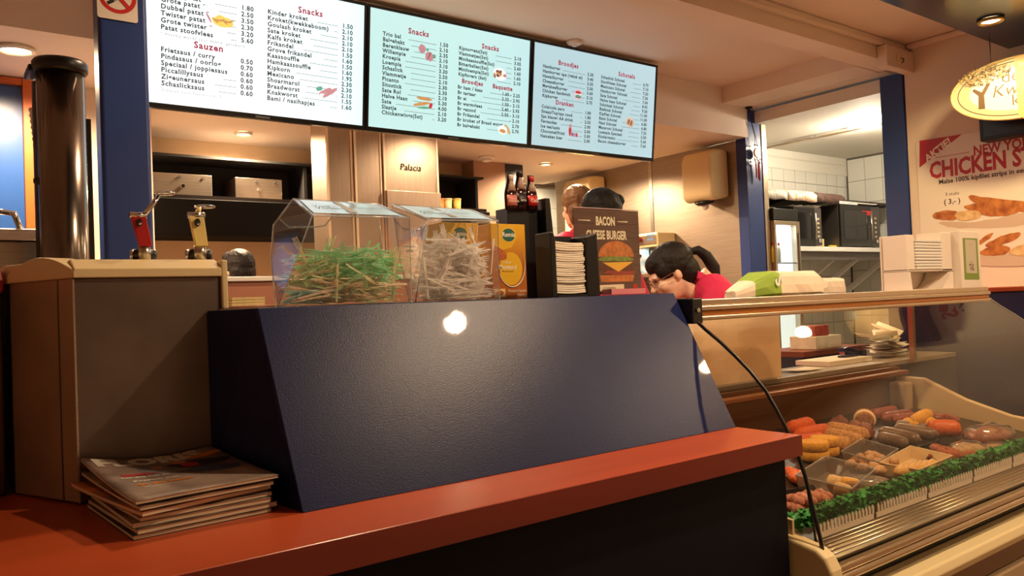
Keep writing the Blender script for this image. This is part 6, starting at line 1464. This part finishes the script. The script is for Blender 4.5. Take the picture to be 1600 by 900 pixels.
# upper shelf with newspapers
zu = Z(1290, 306); 
us = thing('upper_shelf', 'dark metal shelf above the microwaves', 'shelf', (5.4, yf + .2, zu))
bx((4.83, yf + .08, zu - .012), (6.74, 3.885, zu)).build('board', mat('dark_metal_shelf', (66, 58, 54), .45, .5), us, .002)
for x_ in (5.2, 6.5): MB().prism([(x_, yf + .12, zu - .0125), (x_, 3.885, zu - .0125), (x_, 3.885, zu - .10)], (.012, 0, 0)).build('bracket', MATS['dark_metal_shelf'], us)
def newspaper(px0, px1, tp, bt, label, c1, c2, seed):
    y0 = yf + .04; xa_, xb_ = X(px0, 300), X(px1, 300); z1 = zu + .085; b = MB(); nx, ny = 10, 8; vs = []
    for i in range(nx + 1):
        for j in range(ny + 1):
            u, v = i / nx, j / ny; s_ = v * .42
            if s_ < .07: y_ = y0; z_ = zu - .045 + s_ + .012 * noise.noise(Vector((u * 3, seed, 0)))
            else: y_ = y0 + (s_ - .07) * .75; z_ = zu + .026 + (s_ - .07) * .16 + .010 * noise.noise(Vector((u * 3, v * 3, seed)))
            vs.append((xa_ + (xb_ - xa_) * u, y_, z_))
    b.add(vs, [(i * (ny + 1) + j, (i + 1) * (ny + 1) + j, (i + 1) * (ny + 1) + j + 1, i * (ny + 1) + j + 1) for i in range(nx) for j in range(ny)], True)
    o = b.build('newspaper', mat(f'newsprint_{seed}', c1, .7, col2=c2, scale=34)); so = o.modifiers.new('thickness', 'SOLIDIFY'); so.thickness = .003
    return tag(o, label, 'newspaper', 'newspapers on the upper shelf')
newspaper(1196, 1238, 0, 0, 'white printed newspaper at the left end of the upper shelf', (226, 218, 202), (150, 140, 130), 1)
newspaper(1239, 1284, 0, 0, 'newspaper with a tan food photo in the middle of the upper shelf', (226, 216, 200), (176, 130, 90), 2)
newspaper(1285, 1327, 0, 0, 'newspaper with a dark photo at the right of the upper shelf', (90, 62, 50), (50, 36, 32), 3)
zm = Z(1345, 320) + .003
for k, (pa, pb, lb) in enumerate(((1298, 1350, 'white paper sheaf on the larger microwave, left one'), (1322, 1380, 'white paper sheaf on the larger microwave, right one'))):
    o = MB().box((X(pa) if k else X(1322), yf + .035, zm + .012 * k), (X(pb), yf + .36, zm + .012 * k + .009)).build('paper_sheaf', PAPER, bevel=.002); tag(o, lb, 'paper')
for k in range(5):
    paper((X(1262 + 8 * k), yf + .15), .10, .16, .3 * k, Z(1275, 323) + .003 + .002 * k, 'loose white sheet lying on the small microwave', group='sheets on the small microwave', name='paper_sheet', sd=k)

# ================================================================== PEOPLE
SKIN = mat('skin', (232, 190, 164), .5, var=.04, scale=20, sss=.08)
def person(label, head, face, torso_dir, lean, shirt_c, hair_c, style, arms, shirt_name, neck=(0, -.045, -.17), scale=1.0):
    """one continuous body grown from overlapping volumes; clothing and hair are children"""
    H0 = Vector(head); f = Vector(face).normalized(); rt = f.cross(Vector((0, 0, 1))).normalized(); up = rt.cross(f)
    H = Matrix((rt, f, up)).transposed().to_4x4(); H.translation = H0
    g = Vector(torso_dir).normalized(); r3 = g.cross(Vector((0, 0, 1))).normalized()
    t = thing('person', label, 'person', (H0.x, H0.y, 0.0)); t.scale = (scale,) * 3
    nb = H @ Vector(neck)
    axis = (Vector((0, 0, -1)) - g * lean).normalized()
    hip = nb + axis * .56
    b = MB(); R3 = H.to_3x3().to_4x4()
    def hb(c, r, n1=18, n2=12): b.ball(H @ Vector(c), r, n1, n2, R3)
    hb((0, -.012, .03), (.073, .092, .084)); hb((0, .022, -.03), (.060, .066, .078)); hb((0, .052, -.088), (.032, .030, .026)); hb((0, .03, -.075), (.05, .048, .036))
    hb((0, .088, -.012), (.011, .014, .03)); hb((0, .097, -.028), (.014, .016, .012)); hb((0, .080, -.060), (.024, .012, .008)); hb((0, .079, -.069), (.021, .012, .008))
    for s_ in (-1, 1): hb((s_ * .072, -.010, -.014), (.009, .016, .025), 12, 8); hb((s_ * .034, .056, -.03), (.026, .026, .026)); hb((s_ * .028, .072, .018), (.024, .016, .010))
    b.tube([H @ Vector((0, -.02, -.05)), H @ Vector((0, -.04, -.12)), nb, nb + axis * .06], [.050, .049, .056, .07], 14)
    ch = nb + axis * .16; ws = nb + axis * .36
    Rt = Matrix((r3, g, r3.cross(g))).transposed().to_4x4()
    b.ball(ch, (.15, .095, .14), 18, 12, Rt); b.ball(ws, (.125, .085, .15), 18, 12, Rt); b.ball(hip, (.15, .10, .12), 18, 12, Rt)
    sh_ = []
    for s_ in (-1, 1):
        sp = nb + axis * .075 + r3 * s_ * .165; sh_.append(sp)
        b.tube([nb + axis * .04, nb.lerp(sp, .6) + axis * .0, sp], [.06, .06, .055], 12)
        el, wr = (Vector(p) for p in arms[0 if s_ < 0 else 1])
        b.tube([sp, sp.lerp(el, .5), el, el.lerp(wr, .4), wr], [.052, .044, .036, .036, .026], 12); b.ball(sp, .055, 12, 8)
        d = (wr - el).normalized(); sd_ = d.cross(Vector((0, 0, 1))).normalized()
        b.ball(wr + d * .045, (.03, .03, .03), 10, 8); b.tube([wr, wr + d * .05, wr + d * .085], [.026, .032, .03], 10)
        for k in range(4):
            o_ = wr + d * .08 + sd_ * (-.027 + .018 * k); L = (.055, .068, .072, .06)[k]
            b.tube([o_ - d * .02, o_ + d * L * .5 + Vector((0, 0, -.008)), o_ + d * L + Vector((0, 0, -.028))], [.010, .009, .008], 8)
        b.tube([wr + d * .03 - sd_ * .02, wr + d * .055 - sd_ * .05, wr + d * .09 - sd_ * .055 + Vector((0, 0, -.01))], [.013, .011, .009], 8)
        lg = Vector((hip.x, hip.y, 0)) + r3 * s_ * .09
        b.tube([hip + r3 * s_ * .075, Vector((lg.x, lg.y, .48)) + g * .03, Vector((lg.x, lg.y, .08))], [.088, .062, .042], 12)
        b.tube([Vector((lg.x, lg.y, .05)) - g * .05, Vector((lg.x, lg.y, .045)) + g * .06, Vector((lg.x, lg.y, .035)) + g * .15], [.042, .045, .03], 10)
    o = b.build('body', SKIN, t)
    md = o.modifiers.new('merge', 'REMESH'); md.mode = 'VOXEL'; md.voxel_size = .0065; md.use_smooth_shade = True
    sm = o.modifiers.new('smooth', 'SMOOTH'); sm.factor = .5; sm.iterations = 3
    # polo shirt
    s = MB()
    s.ball(ch, (.168, .115, .15), 20, 14, Rt); s.ball(ws, (.143, .103, .17), 20, 14, Rt); s.ball(hip + Vector((0, 0, .04)), (.162, .115, .10), 20, 12, Rt)
    s.tube([nb + axis * .01, nb + axis * .06], [.072, .10], 16)
    for s_, sp in zip((-1, 1), sh_):
        el = Vector(arms[0 if s_ < 0 else 1][0]); s.tube([nb + axis * .045, nb.lerp(sp, .6), sp], [.068, .070, .068], 14); s.ball(sp, .068, 14, 10)
        s.tube([sp, sp.lerp(el, .35), sp.lerp(el, .72)], [.067, .063, .066], 14)
    so = s.build('polo_shirt', mat(shirt_name, shirt_c, .75, var=.10, scale=7, bump=.12, bscale=14), t)
    md = so.modifiers.new('merge', 'REMESH'); md.mode = 'VOXEL'; md.voxel_size = .0075; md.use_smooth_shade = True
    sm = so.modifiers.new('smooth', 'SMOOTH'); sm.factor = .5; sm.iterations = 4
    nk = H @ Vector((0, -.04, -.135)); cl = []
    na = (nb - nk).normalized(); e1 = r3; e2 = na.cross(e1).normalized(); c_ = MB(); n_ = 24; vs = []
    for j, (off, rad) in enumerate(((-.030, .062), (-.034, .064), (.012, .082), (.008, .080))):
        for k in range(n_): an = 2 * PI * k / n_; vs.append(nb + na * (off + .0) + (e1 * math.cos(an) + e2 * math.sin(an)) * rad)
    fs = [(j * n_ + k, j * n_ + (k + 1) % n_, ((j + 1) % 4) * n_ + (k + 1) % n_, ((j + 1) % 4) * n_ + k) for j in range(4) for k in range(n_)]
    c_.add(vs, fs, True).build('collar', mat(shirt_name), so)
    # trousers
    tr = MB()
    tr.ball(hip - Vector((0, 0, .02)), (.165, .117, .115), 18, 12, Rt)
    for s_ in (-1, 1):
        lg = Vector((hip.x, hip.y, 0)) + r3 * s_ * .09; tr.tube([hip + r3 * s_ * .075, Vector((lg.x, lg.y, .48)) + g * .03, Vector((lg.x, lg.y, .09))], [.10, .075, .06], 14)
    tr.build('trousers', mat('black_trousers', (22, 22, 26), .8), t)
    # eyes
    for s_ in (-1, 1): MB().ball(H @ Vector((s_ * .029, .079, .004)), (.013, .007, .0035), 12, 6, R3).build('eye', INK, t)
    hm = mat('hair_' + style, hair_c, .55, var=.35, scale=60, stretch=(1, 1, .15), bump=.9, bscale=160, spec=.3)
    def strand(p): return 1 + .05 * noise.noise(Vector((math.atan2(p.y, p.x) * 7, math.atan2(p.x, p.z) * 5, p.z * 1.2)))
    h = MB()
    if style == 'ponytail':
        h.ball(H @ Vector((0, -.026, .036)), (.081, .098, .088), 64, 36, R3, strand); h.ball(H @ Vector((0, -.062, -.02)), (.070, .060, .075), 56, 30, R3, strand)
        h.ball(H @ Vector((0, .030, .055)), (.068, .05, .052), 48, 28, R3, strand)
        for s_ in (-1, 1): h.ball(H @ Vector((s_ * .049, .016, .030)), (.026, .050, .044), 40, 24, R3, strand)
    elif style == 'short':
        h.ball(H @ Vector((0, -.020, .046)), (.079, .094, .080), 64, 36, R3, strand); h.ball(H @ Vector((0, -.055, .0)), (.072, .055, .07), 56, 30, R3, strand)
        h.ball(H @ Vector((0, .035, .082)), (.062, .045, .036), 48, 28, R3, strand)
    else:
        h.ball(H @ Vector((0, -.024, .036)), (.084, .10, .090), 64, 36, R3, strand); h.ball(H @ Vector((0, -.055, -.04)), (.074, .064, .10), 56, 30, R3, strand)
        h.ball(H @ Vector((0, -.10, -.03)), (.030, .026, .085), 40, 24, R3, strand); h.ball(H @ Vector((0, .03, .06)), (.066, .05, .05), 48, 28, R3, strand)
    ho = h.build('hair', hm, t)
    md = ho.modifiers.new('merge', 'REMESH'); md.mode = 'VOXEL'; md.voxel_size = .0038; md.use_smooth_shade = True
    sm = ho.modifiers.new('smooth', 'SMOOTH'); sm.factor = .5; sm.iterations = 3
    if style == 'ponytail':
        k0 = H @ Vector((0, -.118, .035))
        MB().ball(H @ Vector((0, -.122, .034)), (.018, .014, .020), 12, 8, R3).build('hair_tie', BLACKM, ho)
        w = -(f - Vector((0, 0, f.z))).normalized()
        p_ = [k0, k0 + w * .035 + Vector((0, 0, .006)), k0 + w * .07 + Vector((0, 0, -.02)), k0 + w * .10 + Vector((0, 0, -.07)), k0 + w * .105 + Vector((0, 0, -.13)), k0 + w * .10 + Vector((0, 0, -.17))]
        MB().tube(p_, [.014, .020, .025, .027, .022, .006], 12).build('tail', hm, ho)
        gm = mat('glasses_frame', (120, 60, 40), .3)
        for s_ in (-1, 1):
            MB().tube([H @ Vector((s_ * .032 + .023 * math.cos(a_), .094, .000 + .016 * math.sin(a_))) for a_ in [2 * PI * k / 18 for k in range(18)]], .0016, 6, True).build('glasses_rim', gm, t)
            MB().tube([H @ Vector((s_ * .056, .092, .004)), H @ Vector((s_ * .074, .05, .004)), H @ Vector((s_ * .078, -.005, .004))], .0016, 6).build('glasses_temple', gm, t)
        MB().tube([H @ Vector((-.009, .095, .002)), H @ Vector((0, .101, .006)), H @ Vector((.009, .095, .002))], .0016, 6).build('glasses_bridge', gm, t)
    return t
def at_depth(px, py, d): return Vector(EYE + RM @ np.array([px - 800, 450 - py, -F]) / F * d)
PINK = (206, 36, 84)
# woman bent over her work behind the case
hw = at_depth(1047, 427, 3.32)
fw = Vector((-.80, .52, -.52)); gw = Vector((-.78, .62, 0)).normalized(); rw = gw.cross(Vector((0, 0, 1)))
person('person in a pink polo with glasses and black ponytail bent over behind the case', hw, fw, gw, .35, PINK, (24, 16, 14), 'ponytail',
       [(tuple(hw + gw * .02 - rw * .21 + Vector((0, 0, -.50))), tuple(hw + gw * .16 - rw * .10 + Vector((0, 0, -.50)))), (tuple(hw + gw * .02 + rw * .21 + Vector((0, 0, -.50))), tuple(hw + gw * .16 + rw * .10 + Vector((0, 0, -.50))))], 'pink_polo', (0, -.11, -.10))
# man behind the burger sign, facing right and away
hm_ = at_depth(944, 341, 3.75); hm_.z /= 1.12; gm_ = Vector((.92, .05, 0)).normalized(); rm_ = gm_.cross(Vector((0, 0, 1)))
person('person with short black hair turned right behind the burger sign', hm_, gm_ + Vector((0, 0, -.2)), gm_, .05, PINK, (20, 16, 16), 'short',
       [(tuple(hm_ - rm_ * .24 + Vector((0, 0, -.52))), tuple(hm_ + gm_ * .24 - rm_ * .16 + Vector((0, 0, -.62)))), (tuple(hm_ + rm_ * .24 + Vector((0, 0, -.52))), tuple(hm_ + gm_ * .24 + rm_ * .16 + Vector((0, 0, -.62))))], 'pink_polo', scale=1.12)
# woman with light brown hair further back, seen from behind
hb_ = at_depth(900, 324, 4.5); gb_ = Vector((.25, .95, 0)).normalized(); rb_ = gb_.cross(Vector((0, 0, 1)))
person('person with light brown tied hair seen from behind in the kitchen', hb_, gb_ + Vector((0, 0, -.1)), gb_, .05, PINK, (118, 86, 60), 'long',
       [(tuple(hb_ - rb_ * .24 + Vector((0, 0, -.52))), tuple(hb_ + gb_ * .24 - rb_ * .16 + Vector((0, 0, -.62)))), (tuple(hb_ + rb_ * .24 + Vector((0, 0, -.52))), tuple(hb_ + gb_ * .24 + rb_ * .16 + Vector((0, 0, -.62))))], 'pink_polo')
# dark crown of a head behind the kitchen worktop
hd_ = P(371, 426, y=4.25); gd_ = Vector((-.2, .97, 0)); rd2 = gd_.cross(Vector((0, 0, 1)))
person('person whose black haired crown shows over the kitchen worktop below the clock', hd_, gd_, gd_, .1, (40, 40, 48), (14, 12, 12), 'short',
       [(tuple(hd_ - rd2 * .24 + Vector((0, 0, -.52))), tuple(hd_ + gd_ * .24 - rd2 * .16 + Vector((0, 0, -.62)))), (tuple(hd_ + rd2 * .24 + Vector((0, 0, -.52))), tuple(hd_ + gd_ * .24 + rd2 * .16 + Vector((0, 0, -.62))))], 'dark_shirt')
for o in list(D.objects):
    if o.name.endswith('_source') or '_source_' in o.name:
        pass
